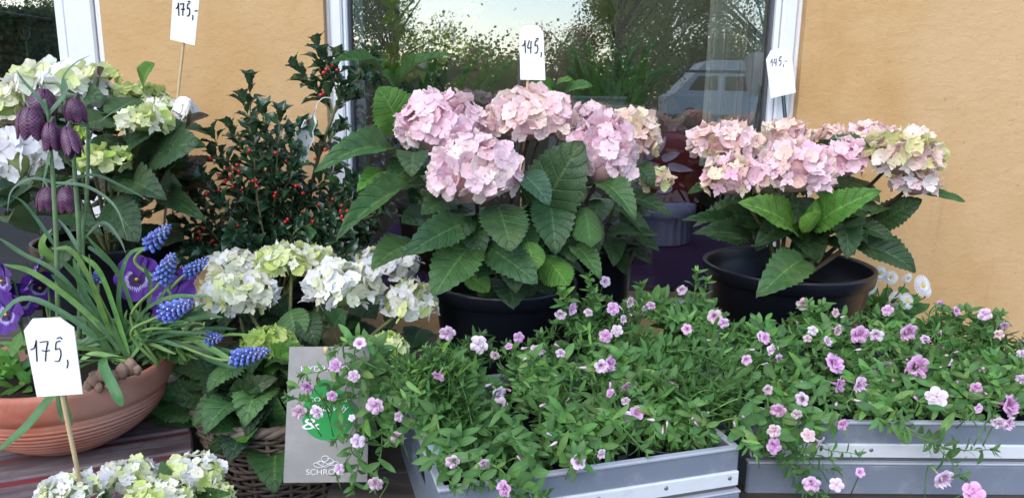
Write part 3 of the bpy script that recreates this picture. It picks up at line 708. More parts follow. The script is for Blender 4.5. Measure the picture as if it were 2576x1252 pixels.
HL += [hleaf(7, .20, .25, .15, serr=.10, wpow=(.75, .70)), hleaf(8, .10, .15, -.15, wpow=(.55, .95)), hleaf(9, .26, .35, .1, wpow=(.7, .85)), hleaf(10, -.06, .15, .1, serr=.09)]
def floret(seed, kind):
    q = random.Random(seed); mb = MB(); L = 7; W = 6
    for k in range(4):
        a0 = k * math.pi / 2 + q.uniform(-.12, .12); lift = (k % 2) * .05 + q.uniform(-.02, .03); sc = q.uniform(.88, 1.06)
        cup = {'open': .10, 'cup': .45, 'frill': .14, 'star': .25}[kind] + q.uniform(-.05, .1); V = []; F = []; uv = []
        for i in range(L + 1):
            u = i / L
            if kind == 'star': hw = .70 * (max(u, .001) ** .55) * (1 - u * .98) ** .42
            else: hw = .80 * (max(u, .001) ** .6) * max(.0, 1 - u ** 4.5 * .9) ** .5
            for j in range(W + 1):
                v = -1 + 2 * j / W; rr = u * sc; x = hw * v * .95; y = rr * (1 - .16 * v * v * u)
                if kind == 'frill' and i == L: y += .04 * (1 if j % 2 else -1)
                if kind == 'star' and i == L: y += .10 * (1 - abs(v))
                z = cup * (y * y + x * x * .5) + lift + (.055 * math.sin(v * 5 + seed + k * 2) * u + .04 * math.sin(y * 7 + seed)) * (1.15 if kind == 'frill' else .45)
                c, s = math.cos(a0), math.sin(a0); V.append((x * c - y * s, x * s + y * c, z)); uv.append((u, (v + 1) / 2))
        for i in range(L):
            for j in range(W): a = i * (W + 1) + j; F.append((a, a + 1, a + W + 2, a + W + 1))
        mb.add(V, F, uv)
    mb.ball((0, 0, .08), .085, 6, 4); return mb
FLR = {}
for kd in ('open', 'cup', 'frill', 'star'):
    for mt in ('pink', 'white'):
        FLR[kd, mt] = [floret(s * 3 + 1, kd).mesh('floret', MT[mt]) for s in range(4)]
def vary(c, d=.06):
    k = U(1 - d, 1 + d); return tuple(min(.9, max(0, x * k * U(1 - d * .6, 1 + d * .6))) for x in c)
def head(plant, cx, cy, w, h, Y, fs, pal, kinds, mt, depth=None, zlow=-.45, name='flower_head', dens=1.0, corecol=(.30, .36, .13), lean=None):
    """one mophead: cx,cy,w,h in photo units, fs floret radius in photo units"""
    c = P(cx, cy, Y); k = mpx(Y, .25); rx = w / 2 * k - fs * k * .55; rz = h / 2 * k - fs * k * .42; ry = depth or rx * .9
    rz = max(rz, .012); rx = max(rx, .012)
    mb = MB(); mb.ball(c, 1, 18, 12, sq=(rx * .80, ry * .80, rz * .78), nz=.12)
    hd = mb.build(name, MT['core' if mt == 'white' else 'corep'], plant, loc=c)
    fr = fs * k; area = 4 * math.pi * ((rx * ry) ** 1.6 / 3 + (rx * rz) ** 1.6 / 3 + (ry * rz) ** 1.6 / 3) ** (1 / 1.6) * (1 - zlow) / 2
    n = int(area / (fr * fr * 1.35) * dens) + 3; g = math.pi * (3 - math.sqrt(5)); ph = U(0, 6)
    for i in range(n):
        z = 1 - (1 - zlow) * (i + .5) / n; rr = math.sqrt(max(0, 1 - z * z)); a = g * i + ph
        d = Vector((rr * math.cos(a), rr * math.sin(a), z))
        if d.y > .55 and d.z < .5: continue         # hidden far side against the other heads
        s = U(.95, 1.05); pt = c + Vector((d.x * rx, d.y * ry, d.z * rz)) * s
        nrm = Vector((d.x / rx, d.y / ry, d.z / rz)).normalized() + Vector((U(-1, 1), U(-1, 1), U(-1, 1))) * .19
        yd = Vector((U(-1, 1), U(-1, 1), U(-1, 1))); kd = kinds[rnd.randrange(len(kinds))]
        me = FLR[kd, mt][rnd.randrange(4)]; f = fr * U(.82, 1.15)
        if callable(pal): col = pal(d, (d.z + 1) / 2)
        else: col = pal[rnd.randrange(len(pal))]
        new('floret', me, hd, frame_matrix(pt, yd, nrm, f, f, f), vary(col))
    return c, hd
def leaf(plant, b, t, Yb, Yt, wd, col, var=None, nrm=None, name='leaf', roll=0):
    """hand-placed leaf, base and tip in photo units at their depths, wd in photo units"""
    pb, pt = P(*b, Yb), P(*t, Yt); d = pt - pb; L = d.length
    n = nrm or Vector((U(-.15, .15) + roll, -.9, .65))
    new(name, HL[rnd.randrange(6) if var is None else var], plant, frame_matrix(pb, d, n, wd * mpx((Yb + Yt) / 2, .3), L, L), vary(col, .12))
def fill(plant, c, n, rx, z0, z1, L, col, aspect=.62, front=.35, spread=1.0, cols=None):
    """random leaves radiating from the stems; c centre on the pot"""
    for i in range(n):
        a = U(0, 2 * math.pi)
        z = U(z0, z1); r0 = U(.02, rx * .55); o = Vector((math.cos(a), math.sin(a) * .9, 0)); pb = Vector((c.x, c.y, 0)) + o * r0; pb.z = z
        l = L * U(.7, 1.2); d = (o * spread + Vector((0, 0, U(-.55, .35)))).normalized(); nn = Vector((o.x * .3 + U(-.3, .3), o.y * .3 - front, 1)).normalized()
        cc = col if not cols else cols[rnd.randrange(len(cols))]
        new('leaf', HL[rnd.randrange(10)], plant, frame_matrix(pb, d, nn, l * aspect * U(.85, 1.15), l, l), vary(cc, .22))
def pot(plant, c, r, h, zb, ribs=False, name='pot', soil=True, n=64):
    c = Vector((c.x, c.y, zb))
    p = MB().lathe([(r * .74, 0), (r * .78, .004), (r * .93, h * .86), (r * .955, h * .875), (r * .985, h * .88), (r * .995, h * .955), (r * 1.0, h * .975), (r * 1.0, h * .995), (r * .985, h), (r * .955, h * .995), (r * .95, h * .97), (r * .93, h * .9), (r * .89, h * .70), (.001, h * .70)], n, c).build(name, MT['pot'], plant)
    if soil:
        V = MB(); V.lathe([(r * .895, h * .715), (r * .6, h * .735), (r * .3, h * .74), (.001, h * .745)], 24, c, wob=lambda a, i: 1 - .015 * math.sin(a * 5)); V.build('soil', MT['soil'], plant)
def stem(plant, a, b, r=.004, mat='cane', bend=.02):
    m = (Vector(a) + Vector(b)) / 2 + Vector((U(-bend, bend), U(-bend, bend), U(0, bend)))
    MB().tube(spline([a, m, b], 8), lambda t: r * (1 - .35 * t), 6).build('stem', MT[mat], plant)

DG, MG, BG, YG2 = (.030, .076, .026), (.052, .132, .036), (.085, .21, .032), (.14, .28, .05)
PK, PK2, PB, PC = (.92, .66, .72), (.90, .55, .66), (.88, .66, .56), (.82, .72, .50)
CR, WH, LM, LM2, LG = (.84, .84, .66), (.88, .88, .87), (.56, .66, .20), (.40, .58, .09), (.72, .79, .38)
# ------------------------------------------------------------------ central pink hydrangea
cY = 1.24; pc = P(1268, 700, cY); pc.z = 0
zp = ZT; rimz = P(1268, 700, cY).z; pr = 184 * mpx(cY, .32)
t = thing('potted_hydrangea', 'pink hydrangea with three large heads in black pot in the middle', 'hydrangea', (pc.x, pc.y, ZT), 'potted hydrangeas')
CENT = t
pot(t, pc, pr, rimz - ZT, ZT)
b0 = Vector((pc.x, pc.y, rimz - .06))
pk_a = [PK, PK, (.93, .70, .77), (.92, .62, .72), (.92, .73, .72)]; pk_b = [(.92, .69, .64), (.92, .74, .66), (.92, .69, .70), (.90, .64, .65)]
for (cx, cy_, w_, h_, Y, fs, pal, kd) in ((1112, 318, 222, 180, 1.22, 26, pk_a, ('frill', 'frill', 'open')), (1335, 300, 228, 155, 1.23, 25, pk_b, ('open', 'frill', 'open')),
                                      (1195, 438, 242, 205, 1.11, 26, pk_a, ('frill', 'open')), (1520, 388, 172, 205, 1.17, 26, pk_a, ('frill', 'frill', 'open'))):
    c_, _ = head(t, cx, cy_, w_, h_, Y, fs, pal, kd, 'pink'); stem(t, b0, c_ - Vector((0, 0, .02)), .0045, 'darkcane')
stem(t, b0, P(985, 175, 1.30), .004, 'darkcane'); stem(t, b0, P(1395, 245, 1.33), .0035, 'darkcane')
for L_ in (((1012, 332), (952, 218), 1.27, 1.23, 118, BG, 2), ((965, 195), (832, 160), 1.3, 1.2, 40, MG, 1), ((1000, 225), (958, 180), 1.3, 1.26, 46, MG, 0), ((1005, 228), (1142, 137), 1.3, 1.22, 36, MG, 1),
           ((985, 185), (962, 148), 1.3, 1.28, 34, BG, 5), ((985, 188), (1010, 150), 1.3, 1.27, 38, BG, 5), ((985, 188), (985, 160), 1.3, 1.25, 34, YG2, 4),
           ((1002, 408), (786, 436), 1.24, 1.08, 78, MG, 3), ((1042, 400), (985, 475), 1.2, 1.13, 85, DG, 2), ((968, 432), (898, 482), 1.18, 1.1, 46, BG, 0),
           ((1078, 478), (845, 606), 1.2, 1.02, 72, MG, 1), ((1050, 615), (935, 678), 1.14, 1.03, 88, MG, 0), ((1190, 556), (1018, 642), 1.13, 1.0, 92, DG, 2),
           ((1252, 515), (1285, 632), 1.12, 1.03, 122, DG, 2), ((1192, 612), (1088, 744), 1.12, .99, 118, MG, 2), ((1222, 618), (1352, 714), 1.12, 1.02, 96, DG, 2),
           ((1312, 438), (1382, 516), 1.12, 1.05, 72, (.03, .09, .05), 0), ((1345, 560), (1468, 356), 1.16, 1.12, 158, DG, 2), ((1342, 565), (1440, 430), 1.19, 1.2, 130, DG, 4),
           ((1470, 520), (1488, 622), 1.14, 1.05, 76, MG, 5), ((1505, 462), (1600, 552), 1.16, 1.07, 70, MG, 1), ((1368, 642), (1432, 718), 1.13, 1.06, 86, BG, 5),
           ((1328, 608), (1346, 682), 1.08, 1.04, 72, BG, 5), ((1440, 618), (1512, 702), 1.13, 1.06, 58, MG, 1), ((1400, 243), (1338, 206), 1.33, 1.27, 40, BG, 0),
           ((1393, 240), (1440, 200), 1.33, 1.27, 34, BG, 0), ((1400, 262), (1490, 216), 1.33, 1.25, 48, MG, 0), ((1045, 385), (1035, 445), 1.18, 1.12, 80, DG, 3),
           ((1100, 560), (1010, 560), 1.2, 1.1, 90, DG, 2), ((1150, 500), (1060, 540), 1.18, 1.09, 80, DG, 0), ((1280, 640), (1200, 700), 1.15, 1.08, 70, DG, 4),
           ((1290, 650), (1300, 735), 1.13, 1.06, 90, DG, 1), ((1180, 560), (1210, 650), 1.16, 1.09, 90, DG, 3), ((1380, 500), (1400, 640), 1.17, 1.09, 110, DG, 1),
           ((1300, 560), (1330, 650), 1.15, 1.07, 90, DG, 0), ((1420, 560), (1445, 660), 1.18, 1.1, 80, DG, 2), ((1180, 690), (1230, 735), 1.14, 1.10, 60, BG, 2)):
    b_, t_, yb, yt, wd, col, vr = L_
    leaf(t, b_, t_, yb, yt, wd, col, vr)
fill(t, pc, 42, .13, rimz - .02, rimz + .12, .10, DG)
fill(t, pc, 14, .06, rimz - .04, rimz + .03, .05, BG)

# second pink hydrangea, behind
Y2 = 1.44; p2 = P(1505, 612, Y2); r2 = 92 * mpx(Y2, .3)
t = thing('potted_hydrangea', 'beige pink hydrangea half hidden behind the middle one, small black pot', 'hydrangea', (p2.x, Y2, ZT), 'potted hydrangeas')
pot(t, p2, r2, p2.z - ZT, ZT); b0 = Vector((p2.x, p2.y, p2.z - .05))
for (cx, cy_, w_, h_, Y, fs, pal) in ((1480, 300, 110, 80, 1.38, 20, [PK, PB]), (1588, 350, 140, 155, 1.36, 21, [PB, PC, (.84, .68, .58), PC, PK]), (1652, 455, 84, 70, 1.33, 18, [PC, PB, LG])):
    c_, _ = head(t, cx, cy_, w_, h_, Y, fs, pal, ('star', 'cup'), 'pink'); stem(t, b0, c_, .004)
for L_ in (((1560, 500), (1690, 545), 1.38, 1.3, 50, DG, 1), ((1520, 590), (1660, 592), 1.36, 1.27, 30, DG, 2), ((1545, 520), (1640, 610), 1.38, 1.28, 40, DG, 0), ((1480, 540), (1500, 640), 1.36, 1.3, 60, DG, 2), ((1600, 420), (1645, 470), 1.35, 1.3, 50, DG, 3), ((1560, 560), (1615, 520), 1.35, 1.4, 60, DG, 3)):
    leaf(t, *L_)
fill(t, p2, 34, .09, p2.z - .02, p2.z + .12, .085, DG)

# right pink hydrangea
Y3 = 1.36; p3 = P(1981, 660, Y3); r3 = 207 * mpx(Y3, .3)
t = thing('potted_hydrangea', 'beige and pink hydrangea in wide black pot against the ochre wall', 'hydrangea', (p3.x, Y3, ZT), 'potted hydrangeas')
pot(t, p3, r3, p3.z - ZT, ZT); b0 = Vector((p3.x, p3.y + .02, p3.z - .07))
pb = [PB, PB, (.84, .64, .62), PC, PK]; pp = [PK, PK2, (.84, .60, .66), PB]; pg = [PC, (.70, .70, .34), PB, (.82, .74, .66), (.6, .64, .25), PK]
for (cx, cy_, w_, h_, Y, fs, pal) in ((1822, 362, 180, 112, 1.30, 21, pb), (1842, 452, 160, 118, 1.22, 22, pp + [PC]), (1975, 345, 130, 90, 1.34, 20, pb), (2000, 432, 196, 150, 1.21, 23, pp),
                                      (2118, 408, 118, 112, 1.27, 22, [PK2, PK]), (2088, 348, 90, 60, 1.38, 18, [PB]), (2185, 345, 140, 78, 1.38, 18, [PK, PB]), (2262, 392, 205, 135, 1.27, 24, pg), (2300, 462, 120, 90, 1.26, 22, pg + [(.85, .8, .78)])):
    c_, _ = head(t, cx, cy_, w_, h_, Y, fs, pal, ('star', 'star', 'cup'), 'pink'); stem(t, b0, c_, .0045, 'darkcane' if cx > 2000 else 'cane')
for L_ in (((2003, 588), (1856, 510), 1.24, 1.17, 88, BG, 0), ((2048, 575), (2216, 478), 1.24, 1.15, 84, BG, 1), ((2022, 572), (2052, 502), 1.22, 1.2, 46, BG, 4), ((2020, 585), (2058, 530), 1.2, 1.16, 44, YG2, 5),
           ((2190, 572), (2320, 502), 1.32, 1.26, 74, DG, 2), ((2322, 484), (2428, 508), 1.3, 1.26, 26, MG, 2), ((2020, 652), (1904, 746), 1.24, 1.12, 98, MG, 0), ((1890, 612), (1742, 588), 1.3, 1.18, 58, DG, 0),
           ((1866, 582), (1712, 554), 1.3, 1.2, 40, DG, 0), ((2140, 612), (2304, 684), 1.34, 1.3, 82, DG, 1), ((2120, 560), (2250, 606), 1.33, 1.27, 50, DG, 0), ((1800, 480), (1728, 488), 1.28, 1.22, 40, DG, 3),
           ((1930, 560), (1800, 540), 1.3, 1.25, 70, DG, 2), ((2080, 600), (2180, 560), 1.3, 1.2, 80, DG, 2), ((1990, 560), (1900, 620), 1.3, 1.22, 80, DG, 1), ((2100, 560), (2130, 650), 1.3, 1.22, 80, DG, 3), ((2060, 610), (2150, 640), 1.3, 1.22, 70, DG, 0)):
    leaf(t, *L_)
for (a_, b_) in (((2010, 690), (2080, 610)), ((2030, 690), (2210, 545)), ((2025, 690), (2040, 600)), ((2000, 690), (2010, 580))):
    MB().tube(spline([P(*a_, Y3), (P(*a_, Y3) + P(*b_, Y3)) / 2 + Vector((.01, 0, 0)), P(*b_, Y3 - .03)], 8), lambda u: .005 * (1 - .3 * u), 6).build('stem', MT['bark'], t)
fill(t, p3, 44, .13, p3.z + .05, p3.z + .19, .10, DG, cols=[DG, DG, MG])

# white and lime hydrangea at back left
Y4 = 1.33; p4 = P(275, 598, Y4); r4 = 172 * mpx(Y4, .27)
t = thing('potted_hydrangea', 'white and lime hydrangea at the back left beneath the tall price tag', 'hydrangea', (p4.x, Y4, ZT), 'potted hydrangeas')
pot(t, p4, r4, p4.z - ZT, ZT); b0 = Vector((p4.x, p4.y, p4.z - .05))
for (cx, cy_, w_, h_, Y, fs, pal, kd, mt) in ((150, 222, 236, 118, 1.30, 27, [WH, CR, CR, WH, LG], ('cup', 'open'), 'white'), (252, 190, 96, 56, 1.36, 19, [LG, LM], ('cup', 'star'), 'white'), (22, 290, 110, 115, 1.28, 24, [CR, LG, CR], ('cup', 'star'), 'white'),
      (28, 405, 135, 158, 1.05, 36, [(.84, .84, .88)], ('open',), 'white'), (108, 395, 74, 82, 1.12, 30, [WH, (.84, .84, .88)], ('open',), 'white'), (335, 236, 150, 48, 1.36, 17, [LM, LG], ('cup', 'star'), 'white'),
      (365, 307, 132, 76, 1.22, 20, [LM, LG, LG, CR], ('star', 'cup'), 'white'), (412, 272, 90, 44, 1.30, 19, [LG, WH], ('star', 'cup'), 'white'), (470, 285, 62, 62, 1.28, 24, [WH, (.82, .84, .88)], ('open',), 'white'),
      (265, 403, 126, 74, 1.20, 22, [LM, LG, LG, LM2], ('star', 'cup'), 'white'), (204, 342, 42, 34, 1.25, 9, [LM2], ('cup',), 'white'), (30, 240, 90, 40, 1.34, 17, [LM, WH], ('cup',), 'white')):
    c_, _ = head(t, cx, cy_, w_, h_, Y, fs, pal, kd, mt); stem(t, b0, c_, .004)
RD = (.045, .03, .022)
for L_ in (((365, 228), (388, 160), 1.34, 1.3, 66, BG, 0), ((280, 225), (262, 172), 1.32, 1.28, 60, RD, 3), ((380, 400), (500, 360), 1.25, 1.2, 120, DG, 2), ((420, 430), (455, 300), 1.28, 1.26, 120, DG, 4),
           ((280, 505), (350, 608), 1.2, 1.12, 96, DG, 2), ((330, 470), (420, 500), 1.24, 1.15, 90, DG, 1), ((200, 270), (265, 250), 1.3, 1.26, 80, DG, 3), ((420, 500), (520, 555), 1.3, 1.2, 60, DG, 1), ((440, 390), (520, 370), 1.28, 1.22, 60, MG, 3),
           ((300, 300), (200, 320), 1.25, 1.18, 90, DG, 2), ((310, 370), (390, 330), 1.25, 1.22, 90, DG, 0), ((330, 420), (300, 480), 1.24, 1.18, 90, DG, 5), ((470, 330), (525, 290), 1.28, 1.24, 36, RD, 0), ((350, 250), (270, 300), 1.3, 1.24, 90, DG, 2),
           ((460, 470), (480, 380), 1.28, 1.2, 90, DG, 3), ((180, 540), (260, 590), 1.24, 1.15, 70, DG, 1), ((30, 560), (-30, 600), 1.24, 1.15, 70, DG, 1), ((60, 530), (0, 480), 1.24, 1.17, 80, DG, 0), ((180, 500), (120, 440), 1.22, 1.18, 80, DG, 0), ((100, 590), (20, 560), 1.2, 1.1, 70, DG, 3)):
    leaf(t, *L_)
fill(t, p4, 80, .20, p4.z - .01, p4.z + .22, .10, DG, cols=[DG, DG, DG, RD, (.018, .045, .022)])

# white hydrangea in the basket
Y5 = 1.03; p5 = P(712, 1010, Y5); BZ = p5.z
t = thing('hydrangea_plant', 'white and lime hydrangea growing in the wicker basket beside the middle pot', 'hydrangea', (p5.x, p5.y, BZ - .1), 'potted hydrangeas')
b0 = Vector((p5.x, p5.y, BZ - .05))
for (cx, cy_, w_, h_, Y, fs, pal, kd) in ((592, 672, 140, 92, 1.22, 19, [WH, WH, CR], ('cup', 'open')), (600, 742, 206, 132, 1.10, 21, [CR, CR, WH, LG], ('cup', 'star', 'open')), (735, 655, 190, 84, 1.18, 20, [LG, CR, LM, WH], ('cup', 'star')),
      (862, 724, 208, 138, 1.09, 26, [WH, CR, CR, WH, WH], ('open', 'star', 'open')), (800, 648, 90, 40, 1.24, 15, [LG, WH], ('cup',)), (985, 668, 160, 78, 1.26, 22, [(.80, .83, .88), WH], ('open', 'cup')), (940, 648, 90, 46, 1.28, 18, [LG, WH], ('cup',)),
      (1035, 762, 146, 128, 1.10, 23, [WH, LG, CR, LM, WH], ('star', 'open')), (678, 868, 142, 96, 1.0, 14, [LM2, LM2, LM, (.4, .54, .1)], ('star', 'cup')), (974, 880, 112, 92, 1.0, 14, [LM2, LM, LG], ('star', 'cup')),
      (478, 868, 110, 120, 1.08, 20, [LG, CR, LM], ('star', 'cup')), (450, 925, 50, 50, 1.08, 18, [LG, LM], ('star',))):
    c_, _ = head(t, cx, cy_, w_, h_, Y, fs, pal, kd, 'white'); stem(t, b0, c_, .004)
for L_ in (((655, 960), (760, 868), 1.02, .95, 90, BG, 0), ((700, 810), (740, 880), 1.08, 1.03, 80, DG, 2), ((730, 780), (755, 860), 1.08, 1.04, 90, MG, 2), ((770, 790), (800, 870), 1.08, 1.04, 70, DG, 1), ((840, 830), (870, 780), 1.06, 1.03, 80, DG, 0),
           ((855, 870), (835, 820), 1.02, 1.0, 70, (.11, .09, .05), 5), ((660, 1060), (600, 950), .99, .92, 110, DG, 2), ((640, 1060), (560, 1000), 1.0, .93, 60, DG, 0), ((650, 1080), (620, 1110), .96, .88, 90, BG, 2), ((640, 1010), (700, 950), .98, .93, 70, (.06, .09, .04), 3),
           ((600, 950), (510, 900), 1.02, .98, 80, DG, 1), ((560, 980), (440, 1010), 1.02, .97, 90, DG, 2), ((580, 940), (470, 980), 1.05, .98, 80, DG, 0), ((700, 1060), (690, 990), .96, .93, 80, MG, 1), ((560, 1050), (490, 1050), 1.0, .95, 60, DG, 2), ((640, 900), (620, 960), 1.0, .95, 60, MG, 3)):
    leaf(t, *L_)
fill(t, p5, 34, .22, BZ - .03, BZ + .02, .085, MG, front=.8, spread=1.3)
fill(t, p5, 70, .15, BZ - .0, BZ + .085, .075, DG, cols=[DG, DG, MG, (.018, .045, .02)])
for i in range(64):
    px, py = U(470, 1080), U(740, 980); leaf(t, (px, py), (px + U(-50, 50), py + U(20, 80)), 1.20, 1.14, U(55, 90), DG)

# front hydrangea, bottom left
t = thing('potted_hydrangea', 'cream hydrangea with low heads in front of the burgundy table', 'hydrangea', (-.60, .70, ZLOW + .01), 'potted hydrangeas')
p6 = Vector((-.60, .70, 0)); pot(t, p6, .085, .11, ZLOW + .008); b0 = Vector((-.60, .70, ZLOW + .09))
for (cx, cy_, w_, h_, Y, fs, pal) in ((178, 1238, 170, 96, .72, 21, [CR, WH, LG, WH]), (328, 1200, 158, 92, .78, 20, [WH, CR, LG]), (490, 1192, 160, 100, .78, 21, [CR, LG, LM, WH]), (402, 1246, 165, 90, .72, 20, [CR, LG, LM, CR]), (560, 1246, 70, 40, .76, 16, [LG])):
    c_, _ = head(t, cx, cy_, w_, h_, Y, fs, pal, ('cup', 'star', 'open'), 'white'); stem(t, b0, c_, .003)
for L_ in (((430, 1210), (480, 1235), .78, .74, 40, MG, 0), ((400, 1190), (440, 1200), .78, .76, 60, MG, 3), ((500, 1252), (580, 1240), .78, .74, 40, MG, 0), ((470, 1250), (520, 1290), .76, .7, 60, MG, 0), ((250, 1250), (290, 1300), .74, .7, 70, DG, 0)):
    leaf(t, *L_)
fill(t, p6, 30, .12, ZLOW + .12, ZLOW + .17, .08, DG)

# ------------------------------------------------------------------ basket
bk = thing('wicker_basket', 'brown woven wicker basket holding the white hydrangea beside the poster', 'basket', (p5.x, p5.y, ZLOW))
Rb, Rt, Hb = .078, .120, BZ - ZLOW
ns = 26; rows = 32
for k_ in range(ns):
    a = 2 * math.pi * k_ / ns; mb = MB()
    mb.tube([(p5.x + math.cos(a) * (Rb + (Rt - Rb) * t_), p5.y + math.sin(a) * (Rb + (Rt - Rb) * t_), ZLOW + .004 + Hb * t_) for t_ in (0, .33, .66, 1.0)], .0032, 6); mb.build('stake', MT['wicker'], bk)
for j in range(rows):
    tz = (j + .5) / rows; rr = Rb + (Rt - Rb) * tz; pts = []; rx_ = U(-.002, .002)
    for i in range(133):
        a = 2 * math.pi * i / 132; s = .0036 * math.cos(ns / 2 * a + math.pi * j) + .002 * noise.noise(Vector((i * .1, j * 3., 0)))
        pts.append((p5.x + math.cos(a) * (rr + s), p5.y + math.sin(a) * (rr + s), ZLOW + .004 + Hb * tz + .0075 * noise.noise(Vector((i * .13, j * 2., 5)))))
    mb = MB(); mb.tube(pts, U(.0021, .0031), 6, cap=False); mb.build('strand', MT['wicker'], bk)
for j in range(3):
    pts = []
    for i in range(133):
        a = 2 * math.pi * i / 132; q_ = a * 11 + j * 2.09
        pts.append((p5.x + math.cos(a) * (Rt + .004 * math.cos(q_)), p5.y + math.sin(a) * (Rt + .004 * math.cos(q_)), BZ + .007 + .004 * math.sin(q_)))
    mb = MB(); mb.tube(pts, .0052, 6, cap=False); mb.build('rim', MT['wicker'], bk)
MB().lathe([(Rt * .93, BZ - ZLOW - .03), (.02, BZ - ZLOW - .025), (.001, BZ - ZLOW - .025)], 30, (p5.x, p5.y, ZLOW)).build('soil', MT['soil'], bk)
MB().lathe([(Rb, .0), (Rb, .006), (.001, .006)], 30, (p5.x, p5.y, ZLOW + .0005)).build('bottom', MT['wicker'], bk)

# ------------------------------------------------------------------ poster
YP = .868
pg_ = thing('advert_card', 'grey cardboard hydrangea advert with green disc clipped before the basket', 'advert card', P(820, 1212, YP))
cn = [P(728, 872, YP + .004), P(930, 871, YP + .004), P(924, 1211, YP - .01), P(713, 1213, YP - .01)]
nrm = (cn[1] - cn[0]).cross(cn[3] - cn[0]).normalized()
if nrm.y > 0: nrm = -nrm
mb = MB(); mb.add(cn + [p - nrm * .0012 for p in cn], [(0, 1, 2, 3), (7, 6, 5, 4), (0, 4, 5, 1), (1, 5, 6, 2), (2, 6, 7, 3), (3, 7, 4, 0)])
cm = plain('card_grey', (.31, .30, .285), .75, .3, .10, 60, .1, wear=((.38, .37, .35), 25, .6)); mb.build('card', cm, pg_, smooth=False)
def onp(u, v, off=.0004):     # u,v 0..1 on the card, v down
    a = cn[0].lerp(cn[1], u); b = cn[3].lerp(cn[2], u); return a.lerp(b, v) + nrm * off
green = plain('green_print', (.03, .30, .075), .6, .3, .12, 30)
def disc(cu, cv, ru, rv_, off):
    pts = [onp(cu + ru * math.cos(a), cv + rv_ * math.sin(a), off) for a in [2 * math.pi * i / 48 for i in range(48)]]
    mb = MB(); mb.add(pts, [tuple(range(48))]); mb.build('green_disc', green, pg_, smooth=False)
disc(.51, .49, .325, .195, .0004); disc(.45, .315, .13, .08, .0008)
def text(body, u0, v0, u1, size_v, off=.0012, shear=0, mat=None, parent=None):
    cu = bpy.data.curves.new('lettering', 'FONT'); cu.body = body; cu.size = 1; cu.shear = shear; cu.extrude = 0.0
    tmp = bpy.data.objects.new('tmp', cu); COL.objects.link(tmp); dg = bpy.context.evaluated_depsgraph_get(); dg.update()
    me = bpy.data.meshes.new_from_object(tmp.evaluated_get(dg)); bpy.data.objects.remove(tmp)
    xs = [v.co.x for v in me.vertices]; x0, x1 = min(xs), max(xs); s = (u1 - u0) / (x1 - x0)
    for v in me.vertices:
        q_ = onp(u0 + (v.co.x - x0) * s, v0 - v.co.y * size_v, off); v.co = q_ - WL[pg_.name]
    me.materials.clear(); me.materials.append(mat or MT['card']); me.name = 'lettering'
    new('lettering', me, pg_, Matrix.Translation(WL[pg_.name]))
text('HYDRANGEA', .16, .175, .88, .055); text('COLORFUL', .26, .395, .80, .045); text('Lovely', .44, .465, .76, .062, shear=.35); text('&', .20, .60, .42, .12); text('SCHROLL', .27, .938, .72, .060)
def stroke(parent, pts, wdt, mat=None, name='writing', n=20):   # pts on card
    ps = spline([onp(u, v, .0014) for (u, v) in pts], n); mb = MB(); mb.tube(ps, wdt, 5); mb.build(name, mat or MT['card'], parent)
stroke(pg_, [(.50, .885), (.44, .865), (.40, .85), (.44, .835), (.54, .86), (.60, .845), (.57, .82), (.52, .815)], .0005, name='logo'); stroke(pg_, [(.50, .885), (.56, .865), (.64, .87), (.66, .85), (.60, .84), (.50, .87), (.42, .885), (.36, .87), (.37, .85), (.43, .85)], .0005, name='logo'); stroke(pg_, [(.50, .85), (.45, .825), (.47, .80), (.52, .80), (.54, .82), (.48, .85), (.47, .87)], .0005, name='logo')
mb = MB(); p = onp(.47, -.005, .004); p_ = onp(.47, .045, .004); mb.tube([p, p.lerp(p_, .5), p_], .0033, 6); mb.build('wooden_peg', MT['stick'], pg_)
# loose cable tie string of the holly tag etc. below

# ------------------------------------------------------------------ price tags
DIG = {'1': [[(-.1, .52), (.2, .62), (.34, .95)], [(.34, .95), (.36, .45), (.40, .0)]], '7': [[(.0, .86), (.3, .9), (.62, .92)], [(.62, .92), (.48, .5), (.42, .02)], [(.15, .5), (.45, .48), (.75, .52)]],
       '5': [[(.62, .95), (.3, .88), (.24, .55)], [(.24, .55), (.55, .62), (.66, .35), (.5, .05), (.2, .04)], [(.35, 1.05), (.6, 1.12), (.75, 1.02)]],
       '4': [[(.35, .95), (.1, .45), (.35, .38), (.7, .45)], [(.62, .9), (.56, .4), (.55, .0)]], ',': [[(.2, .12), (.24, -.05), (.16, -.25)]], '-': [[(.05, .42), (.5, .46)]]}
def tag(label, poly, stick, Y, txt, tx0, ty0, cw, ch, slope=0, sticky=None, dark=False, yb=None, r=.0023):
    pts = [P(x, y, Y) for (x, y) in poly]; t = thing('price_tag', label, 'price tag', pts[-1], 'handwritten price tags')
    n = len(pts); mb = MB(); mb.add(pts + [p + Vector((0, .0009, 0)) for p in pts], [tuple(range(n))[::-1], tuple(range(n, 2 * n))] + [(i, (i + 1) % n, n + (i + 1) % n, n + i) for i in range(n)])
    mb.build('card', MT['card'], t, smooth=False)
    a, b = P(*stick[0], Y + .005), P(*stick[1], yb or Y + .02); mb = MB(); mb.tube([a + (a - b).normalized() * .02, a, (a + b) / 2, b], r, 8); mb.build('stick', MT['dstick' if dark else 'stick'], t)
    x = tx0; mb = MB(); k = mpx(Y, .2)
    for chh in txt:
        wdt = {'1': .62, ',': .5, '-': .6}.get(chh, .95)
        for s in DIG[chh]:
            ps = spline([P(x + u * cw, ty0 - v * ch + slope * (x + u * cw - tx0), Y - .0004) for (u, v) in s], 8); mb.tube(ps, 1.5 * k if cw > 13 else .9 * k, 5)
        x += wdt * cw
    mb.build('handwriting', MT['ink'], t)
